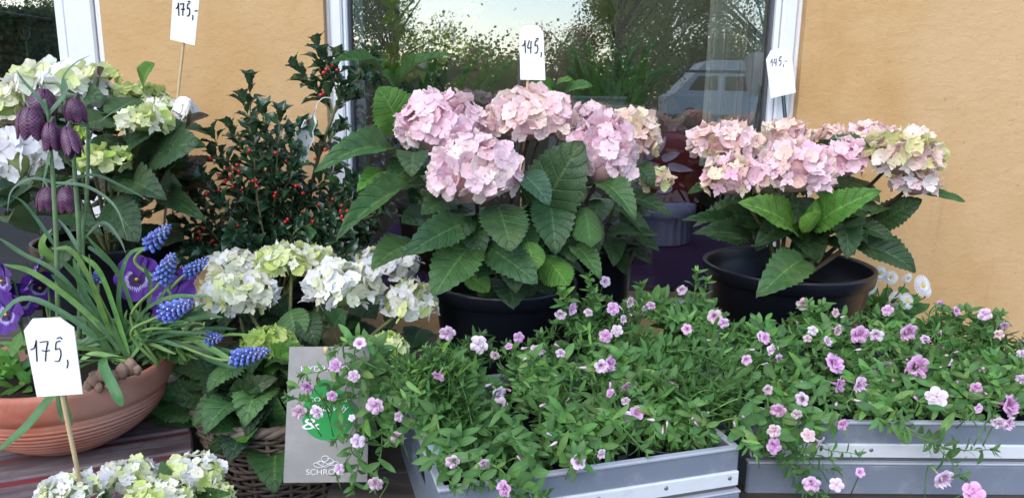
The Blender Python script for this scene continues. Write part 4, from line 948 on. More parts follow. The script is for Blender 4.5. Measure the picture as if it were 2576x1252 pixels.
tag('nearest white price tag reading 175 on bamboo stick before the terracotta bowl', [(60, 831), (82, 801), (150, 798), (186, 823), (208, 990), (93, 998)], ((155, 985), (212, 1262)), .70, '175,', 80, 908, 33, 56, .03, r=.0023)
tag('white price tag reading 175 on tall stick, above the back left hydrangea', [(436, -25), (448, -38), (492, -38), (504, -25), (490, 115), (428, 100)], ((463, 100), (412, 575)), 1.27, '175,-', 444, 40, 15, 34, .06, yb=1.30)
tag('white price tag reading 145 on stick above the middle pink hydrangea', [(1306, 77), (1319, 65), (1353, 65), (1367, 82), (1372, 202), (1309, 201)], ((1328, 196), (1300, 730)), 1.235, '145,', 1315, 134, 17, 34, .03, yb=1.25)
tag('white price tag reading 145 on dark stick above the right hydrangea', [(1927, 150), (1939, 127), (1972, 120), (1991, 133), (2002, 233), (1939, 248)], ((1970, 240), (2010, 690)), 1.60, '145,-', 1938, 168, 12, 20, -.12, dark=True, yb=1.45, r=.0042)

# ------------------------------------------------------------------ holly
def hollyleaf(seed):
    q = random.Random(seed); V = []; F = []; uv = []; nu, nv = 10, 4
    for i in range(nu + 1):
        u = i / nu; w = .5 * math.sin(math.pi * min(1, u * .97 + .03)) ** .8 * (1 if u < .8 else 1)
        for j in range(nv + 1):
            v = -1 + 2 * j / nv; ww = w * (1 + (.22 if (i % 3 == 1 and abs(v) == 1) else -.04 if abs(v) == 1 else 0))
            V.append((ww * v, u, .28 * abs(ww * v) + .10 * math.sin(u * 3.1) - .05 * u + (.05 * math.sin(u * 10 + seed) if abs(v) == 1 else 0))); uv.append((u, j / nv))
    for i in range(nu):
        for j in range(nv): a = i * (nv + 1) + j; F.append((a, a + 1, a + nv + 2, a + nv + 1))
    return mesh('holly_leaf', V, F, MT['holly'], uv)
HY = [hollyleaf(s) for s in range(4)]
hb = P(690, 700, 1.40); hb.z = ZT
hp = thing('holly_bush', 'glossy dark holly bush with red berries against the wall', 'holly', hb)
pot(hp, hb, .095, .14, ZT)
hm = []; b0 = Vector((hb.x, hb.y, ZT + .10)); hcol = (.021, .060, .027); berries = []
def twig(pts, r, leaves=True, sp=.011, ls=.038, start=.35):
    ps = spline(pts, 16); MB().tube(ps, lambda t: r * (1 - .6 * t), 6).build('branch', MT['cane'], hp)
    L = sum((ps[i + 1] - ps[i]).length for i in range(16)); n = int(L * (1 - start) / sp); a = U(0, 6)
    for i in range(n):
        t_ = start + (1 - start) * (i + .5) / n; k_ = min(15, int(t_ * 16)); p_ = ps[k_].lerp(ps[k_ + 1], t_ * 16 - k_); T = (ps[k_ + 1] - ps[k_]).normalized()
        a += 2.4; o1 = T.orthogonal().normalized(); o2 = T.cross(o1); rd = o1 * math.cos(a) + o2 * math.sin(a); l = ls * U(.7, 1.15) * (1 if t_ < .9 else .8)
        d = rd * .95 + T * U(.3, .9); hm.append(frame_matrix(p_ + rd * r, d, T * .8 + Vector((0, -.3, .5)), l * U(.42, .52), l, l))
        if t_ < .85 and rnd.random() < .035: berries.append(p_ + rd * .009)
    for q_ in range(5):
        a += 1.25; T = (ps[16] - ps[15]).normalized(); o1 = T.orthogonal().normalized(); o2 = T.cross(o1); rd = o1 * math.cos(a) + o2 * math.sin(a); l = ls * U(.7, 1.0)
        hm.append(frame_matrix(ps[16], T * 1.1 + rd * .7, -rd + T * .4, l * .45, l, l))
for (px, py) in ((628, 215), (585, 330), (665, 290), (705, 300), (640, 340), (545, 400), (600, 430), (690, 380), (740, 430), (520, 460), (560, 520), (480, 520), (470, 590), (520, 620), (590, 590), (640, 520), (700, 470), (760, 500), (700, 560),
                 (790, 560), (840, 500), (880, 460), (910, 520), (930, 580), (860, 590), (800, 620), (740, 620), (660, 630), (590, 650), (490, 640), (840, 430), (900, 600), (640, 590), (560, 640), (615, 260), (655, 400), (730, 350), (540, 350), (460, 560), (450, 620), (500, 500), (560, 600), (620, 620), (700, 600), (780, 640), (830, 620), (940, 540), (930, 480), (900, 560), (870, 530), (820, 560), (670, 560), (530, 640), (480, 660), (890, 640)):
    tY = 1.38 + U(-.10, .08); e = P(px, py, tY); m = b0.lerp(e, .55) + Vector((U(-.02, .02), U(-.02, .02), .02 + U(-.01, .03))); twig([b0 + Vector((U(-.02, .02), U(-.02, .02), 0)), m, e], .0026, sp=.0105)
main = [P(760, 640, 1.40), P(775, 520, 1.40), P(800, 400, 1.39), P(838, 290, 1.38), P(852, 250, 1.38)]
twig([b0] + main, .0062, sp=.03)
for (s_, px, py) in ((3, 800, 122), (3, 755, 180), (3, 930, 140), (3, 780, 215), (4, 900, 200), (4, 850, 160), (4, 820, 150), (3, 880, 250), (2, 850, 330), (2, 770, 330)):
    e = P(px, py, 1.37 + U(-.03, .03)); a = main[s_]; twig([a, a.lerp(e, .5) + Vector((0, 0, .005)), e], .002, sp=.0085, start=.15)
rnd.shuffle(hm)
for i, M in enumerate(hm[:296]): new('leaf', HY[i % 4], hp, M, vary(hcol if rnd.random() < .8 else (.03, .085, .03), .3))
if len(hm) > 296: joined('foliage', HY, hm[296:], hp, MT['holly'], hcol)
br = MB().ball((0, 0, 0), 1, 10, 7).mesh('berry', MT['berry'])
for (px, py) in ((555, 440), (575, 450), (590, 430), (560, 465), (600, 420), (585, 470), (545, 475), (520, 480), (512, 490), (700, 390), (725, 408), (605, 425), (815, 180), (840, 178), (815, 235), (822, 380), (790, 395), (878, 540), (868, 550), (885, 548), (855, 538), (800, 520), (805, 545), (650, 470), (495, 580), (512, 578), (540, 610), (500, 600), (605, 565), (725, 555), (780, 550), (830, 500), (860, 525), (880, 525), (640, 455), (770, 480), (690, 490), (750, 460), (530, 400), (620, 380), (915, 490), (680, 630)):
    for q_ in range(rnd.choice((1, 1, 2))): berries.append(P(px + U(-8, 8), py + U(-8, 8), 1.30 + U(-.02, .02)))
for p in berries: new('berry', br, hp, Matrix.Translation(p) @ Matrix.Scale(U(.0029, .0040), 4))
# picture tag on the holly
tp_ = [(838, 262), (806, 275), (795, 300), (775, 320), (770, 345), (740, 330), (742, 385), (725, 420), (745, 430), (775, 400), (790, 375), (795, 340), (806, 310), (812, 280)]
lab = thing('plant_label', 'leaf shaped picture label with red and green print hanging on holly', 'plant label', P(785, 340, 1.33))
pts = [P(806 - 6, 255, 1.33), P(785, 290, 1.33), P(766, 300, 1.33), P(757, 320, 1.33), P(741, 328, 1.33), P(744, 352, 1.33), P(735, 372, 1.33), P(745, 390, 1.33), P(741, 412, 1.33), P(760, 420, 1.33), P(775, 395, 1.33), P(779, 372, 1.33), P(791, 352, 1.33), P(788, 330, 1.33), P(797, 308, 1.33), P(792, 290, 1.33)]
def label_mat():
    m, t, b, o = nodes('label_print'); g = pos(t); n1 = noise_(t, g, 45, 3); n2 = noise_(t, scaled(t, g, (1, 1, .7)), 70, 2)
    c = mix(t, ramp(t, n1, [(.50, 0.), (.53, 1.)]), (.07, .17, .09), (.50, .54, .50)); c = mix(t, ramp(t, n2, [(.57, 0.), (.62, 1.)]), c, (.30, .05, .08)); t.links.new(c, b.inputs['Base Color']); b.inputs['Roughness'].default_value = .3; return m
n = len(pts); cc = sum(pts, Vector()) / n
mb = MB(); mb.add(pts + [p + Vector((0, .0008, 0)) for p in pts], [tuple(range(n)), tuple(range(n, 2 * n))[::-1]] + [(i, (i + 1) % n, n + (i + 1) % n, n + i) for i in range(n)]); mb.build('card', MT['card'], lab, smooth=False)
mb = MB(); mb.add([cc.lerp(p, .86) - Vector((0, .0006, 0)) for p in pts], [tuple(range(n))]); mb.build('print', label_mat(), lab, smooth=False)
MB().tube(spline([P(800, 258, 1.33), P(815, 246, 1.34), P(840, 247, 1.35), P(846, 236, 1.37)], 8), .0008, 5).build('tie', MT['card'], lab)

# ------------------------------------------------------------------ terracotta bowl and its plants
YBW = .955; bc = P(166, 908, YBW); BR = .1315; bz0 = ZL; hB = bc.z - ZL
bw = thing('terracotta_bowl', 'wide ribbed terracotta bowl of spring flowers on the burgundy table', 'bowl', (bc.x, bc.y, ZL + .002))
prof = [(.058, 0), (.064, .002)]
for i in range(0, 61):
    t_ = i / 60; r_ = .066 + (.130 - .066) * math.sin(t_ * math.pi / 2) ** .85; z_ = .004 + t_ * (hB - .046); gq = abs(math.sin(t_ * math.pi * 10)); prof.append((r_ + (.0030 * gq ** .5 - .0022) * (1 if .22 < t_ < .88 else .1), z_))
prof += [(.132, hB - .040), (.1345, hB - .036), (.1385, hB - .030), (.1395, hB - .008), (.139, hB - .002), (.136, hB), (.131, hB - .001), (.128, hB - .006), (.124, hB - .03), (.001, hB - .032)]
k_ = BR / .139; prof = [(a_ * k_, b_) for a_, b_ in prof]
MB().lathe(prof, 96, (bc.x, bc.y, ZL + .001)).build('bowl', MT['terra'], bw)
sz = bc.z - .020
so_ = MB(); so_.lathe([(.1165, -.004), (.095, .004), (.06, .006), (.03, .010), (.001, .010)], 40, (bc.x, bc.y, sz), wob=lambda a, i: 1 + .01 * math.sin(a * 7 + i)); so_.build('soil', MT['soil'], bw)

def blade(parent, pts, wd, col, Ys, name='leaf', fold=.3, prof=None):
    pp = [P(x, y, Y) for (x, y), Y in zip(pts, Ys)]; mb = MB(); ribbon(mb, pp, wd * mpx(sum(Ys) / len(Ys), .3), n=16, fold=fold, prof=prof); mb.build(name, MT['blade'], parent, vary(col, .18))
def ylin(n, a, b): return [a + (b - a) * i / (n - 1) for i in range(n)]
GB, GBL = (.075, .175, .07), (.14, .27, .07)
rdm = lambda t: min(1, t * 5 + .6) * (1 - max(0, (t - .75) / .25) ** 2 * .75)
# grape hyacinths
bell = MB().lathe([(.25, -1.15), (.62, -.95), (.95, -.4), (1, .1), (.85, .6), (.50, .95), (.62, 1.2), (.3, .95)], 8); bell.uv = [((v - .55) * 2.2 if v > .6 else 0, u) for u, v in bell.uv]; bell = bell.mesh('floret', MT['musc'])
def muscari(label, base, pts, Y0, Y1, hd_len, hr, n=34, leaves=()):
    n = int(n * 1.6); hr *= .88
    t = thing('grape_hyacinth', label, 'grape hyacinth', P(*base, Y0), 'grape hyacinths in the terracotta bowl')
    P3 = [P(x, y, Y) for (x, y), Y in zip([base] + pts, ylin(len(pts) + 1, Y0, Y1))]; ps = spline(P3, 24)
    MB().tube(ps, .0021, 7).build('stem', MT['stem'], t, (.16, .27, .07))
    tip = ps[-1]; k = mpx(Y1, .3); T = (ps[-1] - ps[-3]).normalized(); hl = hd_len * k; c0 = tip - T * hl * .5
    mb = MB(); mb.tube([tip - T * hl * .85, tip - T * hl * .3, tip + T * hl * .12], lambda u: hr * k * .45 * (1 - .5 * u), 7); sp_ = mb.build('flower_spike', MT['stem'], t, (.12, .15, .2), loc=tip)
    o1 = T.orthogonal().normalized(); o2 = T.cross(o1)
    for i in range(n):
        u = i / (n - 1); a = i * 2.4; rd = o1 * math.cos(a) + o2 * math.sin(a); r_ = hr * k * (.62 - .45 * u ** 2.2); s = hr * k * (.22 - .12 * u)
        ax = (rd + T * (-.35 + 1.1 * u)).normalized(); pt = tip - T * hl * (.85 - u * 1.0) + rd * r_
        new('floret', bell, sp_, frame_matrix(pt, ax.orthogonal(), ax, s, s, s * 1.15), vary((.13, .19, .56) if u < .6 else (.18, .22, .60), .25))
    return t
M1 = muscari('grape hyacinth spike standing highest, tip against the back pot', (425, 905), [(470 - 40, 740), (340, 660), (385, 610), (418, 575)], .96, .93, 88, 30)
M2 = muscari('grape hyacinth spike in front of the upper pansy face', (400, 915), [(330, 800), (400, 715), (430, 650)], .95, .90, 92, 33, 40)
M3 = muscari('grape hyacinth spike pointing right beside the upper pansy face', (430, 900), [(400, 790), (440, 715), (515, 655)], .97, .96, 70, 24)
M4 = muscari('grape hyacinth spike overlapping the lower yellow eyed pansy', (400, 920), [(330, 840), (390, 800), (470, 765)], .93, .87, 95, 36, 42)
M5 = muscari('small grape hyacinth spike leaning over the white hydrangea', (470, 905), [(450, 865), (500, 858), (552, 848)], .96, .93, 42, 24, 26)
M6 = muscari('grape hyacinth spike reaching furthest right over the lime head', (470, 910), [(450, 870), (560, 905), (662, 885)], .95, .90, 105, 33, 42)
M7 = muscari('faint grape hyacinth spike behind the bowl leaves, below the white stems', (270, 880), [(250, 800), (247, 682)], 1.02, 1.05, 34, 22, 20)
M8 = muscari('tiny grape hyacinth bud low among the leaves above the price tag', (230, 880), [(215, 800), (203, 742)], .98, .98, 22, 12, 14)
ms = [M1, M2, M3, M4, M5, M6, M7, M8]
LV = [([(330, 900), (210, 780), (90, 690), (10, 665)], 14), ([(320, 900), (250, 760), (190, 690), (150, 650)], 13), ([(310, 890), (215, 740), (185, 650)], 14), ([(325, 890), (260, 700), (205, 640)], 12), ([(330, 890), (300, 760), (320, 650), (370, 620)], 13),
      ([(300, 900), (180, 800), (60, 750), (-20, 820)], 14), ([(330, 880), (260, 880), (150, 870), (-10, 862)], 13), ([(310, 880), (200, 860), (110, 880), (40, 930)], 15), ([(340, 890), (400, 820), (470, 790), (560, 798)], 14), ([(380, 905), (450, 850), (520, 870), (610, 925)], 14),
      ([(350, 900), (420, 860), (500, 880), (575, 892)], 14), ([(370, 900), (420, 820), (500, 800), (530, 800)], 13), ([(330, 900), (380, 830), (400, 790), (480, 800)], 12), ([(390, 900), (340, 790), (300, 690), (215, 590)], 12), ([(335, 895), (350, 800), (420, 750), (520, 745)], 12),
      ([(300, 890), (240, 730), (225, 640)], 14), ([(290, 900), (190, 750), (130, 690)], 14), ([(360, 900), (395, 770), (440, 700)], 12), ([(330, 910), (240, 890), (200, 910)], 14), ([(345, 905), (380, 860), (440, 840), (520, 838)], 13), ([(360, 905), (300, 830), (190, 800), (100, 805)], 12),
      ([(300, 885), (330, 850), (430, 850), (500, 880), (580, 930)], 13), ([(390, 900), (440, 850), (520, 900), (600, 930)], 12), ([(330, 890), (380, 740), (360, 660)], 10), ([(320, 890), (270, 790), (190, 640), (130, 625)], 12), ([(300, 880), (160, 700), (60, 640), (0, 600)], 11)]
for i, (pt, wd) in enumerate(LV): blade(ms[i % 8], pt, wd, GB if i % 3 else GBL, ylin(len(pt), .955 + U(-.02, .03), .91 + U(-.03, .06)), prof=rdm)
blade(M4, [(340, 905), (262, 905), (290, 980), (308, 1020)], 24, GB, [.94, .87, .83, .825], prof=rdm)
blade(M2, [(280, 900), (190, 930), (120, 1010), (60, 1080), (-15, 1140)], 22, (.06, .16, .05), [.93, .84, .79, .77, .75], prof=rdm)
blade(M1, [(300, 905), (170, 900), (160, 1000), (182, 1068)], 20, GB, [.93, .83, .815, .81], prof=rdm); blade(M8, [(280, 905), (150, 920), (150, 1000), (158, 1060)], 16, GB, [.93, .835, .82, .815], prof=rdm)
for i in range(95):
    bx = U(280, 470); by = 905 + U(-10, 12); a = R(U(12, 168)); l = U(90, 210); ex, ey = bx + math.cos(a) * l * 1.1, by - math.sin(a) * l * .8
    blade(ms[i % 6], [(bx, by), ((bx + ex) / 2 - 8, (by + ey) / 2 - 22), (ex, ey + 18)], U(6, 11), GB if rnd.random() < .7 else GBL, ylin(3, .97, .97 + U(-.06, .08)), prof=rdm)
BSK = plain('bulb_skin', (.27, .17, .12), .7, .3, .5, 120, .5)
bl = thing('flower_bulbs', 'papery brown bulbs at the base of the grape hyacinths', 'bulbs', P(270, 940, .90))
for (px, py, Y, r_) in ((222, 972, .862, .0062), (238, 955, .868, .0085), (262, 940, .872, .0095), (284, 950, .866, .0070), (306, 934, .874, .0080), (250, 975, .860, .0050), (328, 922, .885, .0085), (345, 930, .885, .0055), (275, 968, .862, .0045)):
    p = P(px, py, Y); MB().ball(p, r_, 12, 8, sq=(1, 1, 1.3), nz=.3).build('bulb', BSK, bl)
# fritillaries
def bellflower(sc=1.0, seed=0):
    mb = MB(); V = []; F = []; uv = []
    for k in range(6):
        a0 = k * math.pi / 3 + (0 if k % 2 else .04); out = 1 if k % 2 else .94; b = len(V)
        for i in range(10):
            t_ = i / 9; r_ = ((.34 + .62 * math.sin(min(1, t_ * 1.6) * math.pi / 2) ** .6 - .13 * max(0, t_ - .5) ** 1.3 * 2)) * out; z = -t_ * 1.75; hw = .62 * math.sin(math.pi * min(1, .12 + t_ * .80)) ** .55
            if t_ > .97: hw *= .45
            for j in range(7):
                v = -1 + j / 3; a = a0 + v * hw; rr = r_ * (1 - .10 * v * v); rr *= 1.12 + .12 * max(0, t_ - .8) * 5 * .5; V.append((rr * math.cos(a), rr * math.sin(a), z + .04 * v * v)); uv.append((k / 6 + (v + 1) / 12, t_))
        for i in range(9):
            for j in range(6): q_ = b + i * 7 + j; F.append((q_, q_ + 1, q_ + 8, q_ + 7))
    # closed top
    b = len(V); V.append((0, 0, .06)); uv.append((0, 0))
    for k in range(12): V.append((.32 * math.cos(k * math.pi / 6), .32 * math.sin(k * math.pi / 6), -.03)); uv.append((k / 12, .02))
    for k in range(12): F.append((b, b + 1 + k, b + 1 + (k + 1) % 12))
    mb.add(V, F, uv); return mb
BLM = bellflower().mesh('bell_flower', MT['bell'])
def frit(label, base, pts, Y, bells, leaves):
    t = thing('fritillary', label, 'fritillary', P(*base, Y), 'fritillaries in the terracotta bowl')
    MB().tube(spline([P(*p, Y) for p in [base] + pts], 28), lambda u: .0034 * (1 - .45 * u), 8).build('stem', MT['stem'], t, (.12, .20, .09))
    for (px, py, wd, ht, tilt) in bells:
        k = mpx(Y, .2); p = P(px, py - ht / 2, Y - .01); ax = Vector((math.sin(R(tilt)), U(-.1, .15), math.cos(R(tilt))))
        new('bell_flower', BLM, t, frame_matrix(p, Vector((U(-1, 1), 1, 0)), ax, wd / 2.2 * k, wd / 2.2 * k, ht / 1.85 * k))
        MB().tube(spline([P(px + (14 if tilt <= 0 else -14), py - ht / 2 + 12, Y + .004), P(px + (9 if tilt <= 0 else -9), py - ht / 2 - 14, Y), P(px, py - ht / 2 + 2, Y - .01)], 8), .0018, 6).build('flower_stalk', MT['stem'], t, (.09, .11, .08))
    for (pt, wd) in leaves: blade(t, pt, wd, (.085, .17, .10), ylin(len(pt), Y, Y - U(-.03, .05)), prof=lambda u: min(1, u * 5 + .6) * (1 - u ** 2.5))
frit('fritillary with three purple chequered bells at the front left', (148, 900), [(143, 640), (135, 470), (128, 380), (122, 300), (112, 250)], .955, [(75, 312, 68, 82, 4), (126, 345, 50, 72, 0), (168, 360, 48, 78, -22)],
     [([(140, 620), (100, 560), (60, 510), (25, 490)], 9), ([(128, 380), (118, 420), (106, 475)], 9), ([(126, 300), (100, 250), (60, 205), (40, 175)], 9), ([(128, 300), (150, 380), (190, 430)], 9), ([(122, 290), (165, 235), (160, 190)], 14)])
frit('fritillary with purple bells on a tall stem between white hydrangea heads', (200, 890), [(200, 620), (190, 460), (180, 330), (165, 265), (150, 215), (115, 208)], 1.0, [(106, 262, 68, 76, 6), (187, 280, 56, 62, 0)],
     [([(165, 262), (160, 200), (190, 160), (232, 138)], 9), ([(140, 460), (80, 450), (30, 480), (18, 540)], 9), ([(142, 470), (230, 440), (310, 470), (385, 510)], 9), ([(140, 460), (220, 470), (290, 520), (320, 600)], 9)])
frit('fritillary with two dark bells hanging low behind the stems', (212, 880), [(208, 610), (218, 500), (222, 360), (215, 270), (198, 240)], 1.03, [(122, 502, 54, 60, 8), (166, 503, 60, 66, -4)],
     [([(222, 380), (235, 330), (260, 300), (318, 262)], 9), ([(222, 350), (240, 320), (268, 292)], 9), ([(212, 600), (260, 560), (300, 600), (318, 640)], 10), ([(206, 640), (170, 580), (140, 545)], 10), ([(222, 620), (250, 640), (290, 680)], 10), ([(150, 300), (190, 310), (240, 320)], 8)])
mb = MB(); ribbon(mb, [P(128, 660, .98), P(112, 610, .97), P(132, 575, .96)], .018, n=10); mb.build('leaf', MT['blade'], bpy.data.objects['fritillary'], GBL)
# pansies
def pansy_petal(seed, blot, wide=1.0):
    q = random.Random(seed); V = []; F = []; uv = []; nu, nv = 8, 10
    for i in range(nu + 1):
        u = i / nu
        for j in range(nv + 1):
            v = -1 + 2 * j / nv; a = v * .80 * wide * (1 - .25 * u * u); r_ = u * (1 - .10 * abs(v) ** 3); z = .10 * u * u + .06 * math.sin(v * 6 + seed) * u ** 2 + .03 * math.sin(v * 13 + seed) * u ** 3
            V.append((math.sin(a) * r_, math.cos(a) * r_, z)); uv.append((u, j / nv))
    for i in range(nu):
        for j in range(nv): a = i * (nv + 1) + j; F.append((a, a + 1, a + nv + 2, a + nv + 1))
    return mesh('petal', V, F, MT['pansyb' if blot else 'pansy'], uv)
PP = [pansy_petal(1, False, 1.15), pansy_petal(2, False, 1.15), pansy_petal(3, True, 1.0), pansy_petal(4, True, 1.0), pansy_petal(5, True, 1.25)]
eye = MB().ball((0, 0, 0), 1, 8, 6).mesh('eye', plain('pansy_eye', (.75, .42, .02), .6))
def pansy(label, blooms, Yb=.98, back=False):
    t = thing('pansy', label, 'pansy', P(blooms[0][0], 900, Yb), 'purple pansies in the terracotta bowl')
    for (px, py, s, Y, yaw, tilt, roll) in blooms:
        c = P(px, py, Y); k = mpx(Y, .3); nv = Vector((math.sin(R(yaw)), -math.cos(R(yaw)), math.sin(R(tilt)))).normalized(); upv = Vector((math.sin(R(roll)), 0, math.cos(R(roll))))
        for i, (a, sc, dz) in enumerate(((32, 1.05, -.10), (-32, 1.05, -.07), (98, .9, -.03), (-98, .9, .0), (180, .95, .03))):
            z = nv; y = (upv - z * upv.dot(z)).normalized(); x = y.cross(z); d = y * math.cos(R(a)) + x * math.sin(R(a)); sz_ = s / 2 * k * sc
            new('petal', PP[i], t, frame_matrix(c + z * dz * s / 2 * k, d, z, sz_, sz_, sz_))
        new('eye', eye, t, Matrix.Translation(c + nv * .002) @ Matrix.Scale(s * .035 * k, 4))
        MB().tube(spline([c - nv * .004, c - nv * .012 + Vector((0, .005, -.015)), P(px * .8 + 60, 890, Yb)], 8), .0016, 5).build('stem', MT['stem'], t, (.08, .16, .05))
pansy('upper purple pansy face with white rays, left of the grape hyacinths', [(345, 702, 118, .985, 10, 15, 20)])
pansy('lower purple pansy face with yellow eye, behind the large grape hyacinth', [(430, 752, 122, .955, 12, 25, 10)])
pansy('drooping purple pansy turned aside, over the white price tag', [(88, 690, 100, .97, -60, 30, 60), (100, 722, 90, .98, 30, -20, 10)])
pansy('deep purple pansy at the left edge of the bowl', [(8, 705, 90, 1.0, -30, 0, 0), (18, 790, 110, .98, -20, 10, 20), (55, 755, 90, 1.02, 30, 0, 0)])
pansy('small purple pansy peeping out beside the white hydrangea', [(472, 692, 50, 1.05, 40, 10, 0)])
# leafy pansy foliage at the left
pf = thing('pansy_foliage', 'low bright green pansy leaves at the left of the bowl', 'foliage', P(30, 940, .93)); SL0 = None

# ------------------------------------------------------------------ calibrachoa
def sleaf(seed, wd=.36):
    q = random.Random(seed); V = []; F = []; uv = []; nu, nv = 6, 2
    for i in range(nu + 1):
        u = i / nu; w = wd * .5 * (math.sin(math.pi * min(1, .06 + u ** 1.25 * .93)) ** .8 + .10 * (1 - u))
        for j in range(nv + 1):
            v = -1 + j; V.append((w * v, u, .10 * abs(v) * w * 2 + .16 * math.sin(u * 2.6 + seed * .4) - .10 * u * (seed % 3))); uv.append((u, j / nv))
    for i in range(nu):
        for j in range(nv): a = i * (nv + 1) + j; F.append((a, a + 1, a + nv + 2, a + nv + 1))
    return mesh('small_leaf', V, F, MT['sleaf'], uv)
SL = [sleaf(s, .30 + .05 * (s % 4)) for s in range(6)]
for i in range(60):
    p = P(U(-20, 85), U(880, 985), U(.86, .97)); d = Vector((U(-1, 1), U(-1, .2), U(.1, 1))); l = U(.018, .03)
    new('leaf', SL[i % 6], pf, frame_matrix(p, d, Vector((U(-.4, .4), -.5, 1)), l * 1.3, l, l), vary((.08, .21, .03), .25))
def calflower(seed, dbl=True):
    q = random.Random(seed); mb = MB(); n = 30
    rings = [(.07, -1.25, 0), (.11, -.7, .02), (.22, -.22, .06), (.42, -.02, .2), (.72, .06, .6), (.92, .03, .9), (1.0, .0, 1.0)]; V = []; F = []; uv = []
    for (r_, z, u) in rings:
        for k in range(n):
            a = 2 * math.pi * k / n; lob = 1 + (.26 * abs(math.cos(2.5 * a)) ** .6 - .20) * u * (1 + .15 * math.sin(a * 2 + seed)); rr = r_ * lob; V.append((rr * math.cos(a), rr * math.sin(a), z + .09 * u * math.sin(5 * a + seed) + .05 * u * math.sin(11 * a + seed * 2))); uv.append((max(.2, u), k / n * 3))
    for i in range(len(rings) - 1):
        for k in range(n): F.append((i * n + k, i * n + (k + 1) % n, (i + 1) * n + (k + 1) % n, (i + 1) * n + k))
    mb.add(V, F, uv)
    if dbl:
        for (R_, zz, ph, sq) in ((.66, .26, .5, 1), (.40, .34, 1.2, 1)):
            V = []; F = []; uv = []; m_ = 24
            for i in range(5):
                u = i / 4
                for k in range(m_):
                    a = 2 * math.pi * k / m_; rr = R_ * u * (1 + .22 * math.cos(5 * a + ph + seed)); V.append((rr * math.cos(a), rr * math.sin(a), zz * (.3 + u) + u * (.20 * math.sin(5 * a + ph + seed) + .15 * math.sin(9 * a + seed)))); uv.append((max(.12, u * .9), k / m_ * 3))
            for i in range(4):
                for k in range(m_): F.append((i * m_ + k, i * m_ + (k + 1) % m_, (i + 1) * m_ + (k + 1) % m_, (i + 1) * m_ + k))
            mb.add(V, F, uv)
    mb.lathe([(.075, -1.62), (.16, -1.5), (.17, -1.2), (.12, -.95)], 8, m=1); return mb.mesh('flower', [MT['calib'], MT['calyx']])
MT['calyx'] = plain('calyx', (.13, .23, .06), .6)
CF = [calflower(s) for s in range(4)] + [calflower(9, False), calflower(11, False)]
YFm = lambda x: 1233 - (x - 1117) * (118 / 748)
def Ym(x, y):
    if x < 1005: return .815 + (x - 700) * .0001
    yf = YFm(x); f = .72 + (x - 1117) * (.107 / 748); t = (yf - y) / (yf - 790)
    return max(f - .035, min(f - .005 + t * .335, 1.25)) if x > 1117 else f + max(0, t) * .12 + .02
def Yr(x, y):
    if y > 1050: return .868
    return min(1.24, .895 + (1050 - y) / 270 * .27)
class Cal:
    def __init__(s, label, x, y, M=None, potr=.052):
        p = Vector((x, y, ZT + .008)); s.p = p; s.t = thing('calibrachoa_plant', label, 'calibrachoa', p, 'pink trailing calibrachoa in the grey crates'); s.m = []; s.fl = 0; s.st = MB()
        pot(s.t, p, potr, .088, p.z, n=28)
        s.o = p + Vector((0, 0, .07))
GA, GB2 = (.085, .200, .056), (.13, .27, .066)
def shoot(c, tgt, mid=None, L0=.25, sp=.0062, ls=.0225, r=.0011, droop=0.):
    o = c.o + Vector((U(-.02, .02), U(-.02, .02), 0)); m = mid or (o.lerp(tgt, .5) + Vector((0, 0, .03 + U(-.01, .02))))
    pts = [o] + (list(m) if isinstance(m, (list, tuple)) else [m]) + [tgt]; n = 14; ps = spline(pts, n); c.st.tube(ps, lambda t: r * (1 - .5 * t), 5)
    L = sum((ps[i + 1] - ps[i]).length for i in range(n)); k = int(L * (1 - L0) / sp); a = U(0, 6)
    for i in range(k):
        t_ = L0 + (1 - L0) * (i + .5) / k; q = min(n - 1, int(t_ * n)); p_ = ps[q].lerp(ps[q + 1], t_ * n - q); T = (ps[q + 1] - ps[q]).normalized(); a += 2.4
        o1 = T.orthogonal().normalized(); rd = o1 * math.cos(a) + T.cross(o1) * math.sin(a); l = ls * U(.55, 1.5) * (1.2 - .5 * t_); d = rd * .9 + T * U(.2, .9) + Vector((0, 0, .15))
        c.m.append((frame_matrix(p_, d, T * .7 + Vector((0, -.25, .75)), l * U(.75, 1.15), l, l), p_))
    T = (ps[n] - ps[n - 1]).normalized(); o1 = T.orthogonal().normalized()
    for q in range(6):
        a += 1.2; rd = o1 * math.cos(a) + T.cross(o1) * math.sin(a); l = ls * U(.45, .75); c.m.append((frame_matrix(ps[n], T * 1.1 + rd * .7, -rd + T * .5 + Vector((0, 0, .3)), l * .8, l, l), ps[n]))
def inpoly(x, y, poly):
    r_ = False; j = len(poly) - 1
    for i in range(len(poly)):
        (xi, yi), (xj, yj) = poly[i], poly[j]
        if (yi > y) != (yj > y) and x < (xj - xi) * (y - yi) / (yj - yi) + xi: r_ = not r_
        j = i
    return r_
def mm(u, v): p = Mmid @ Vector((u, v, 0)); return p.x, p.y
mids = [Cal('calibrachoa at the front left of the middle crate, beside the hand slot', *mm(.065, .07)), Cal('calibrachoa at the front of the middle crate, halfway along its riveted side', *mm(.185, .07)), Cal('calibrachoa at the front right corner of the middle crate', *mm(.305, .07)),
        Cal('calibrachoa at the rear left of the middle crate, trailing over the advert card', *mm(.065, .225)), Cal('calibrachoa at the rear of the middle crate, before the middle black pot', *mm(.185, .225)), Cal('calibrachoa at the rear right of the middle crate', *mm(.305, .225)),
        Cal('tall calibrachoa standing between the black pots, behind the middle crate', .27, 1.20)]
def mr(u, v): p = Mrt @ Vector((u, v, 0)); return p.x, p.y
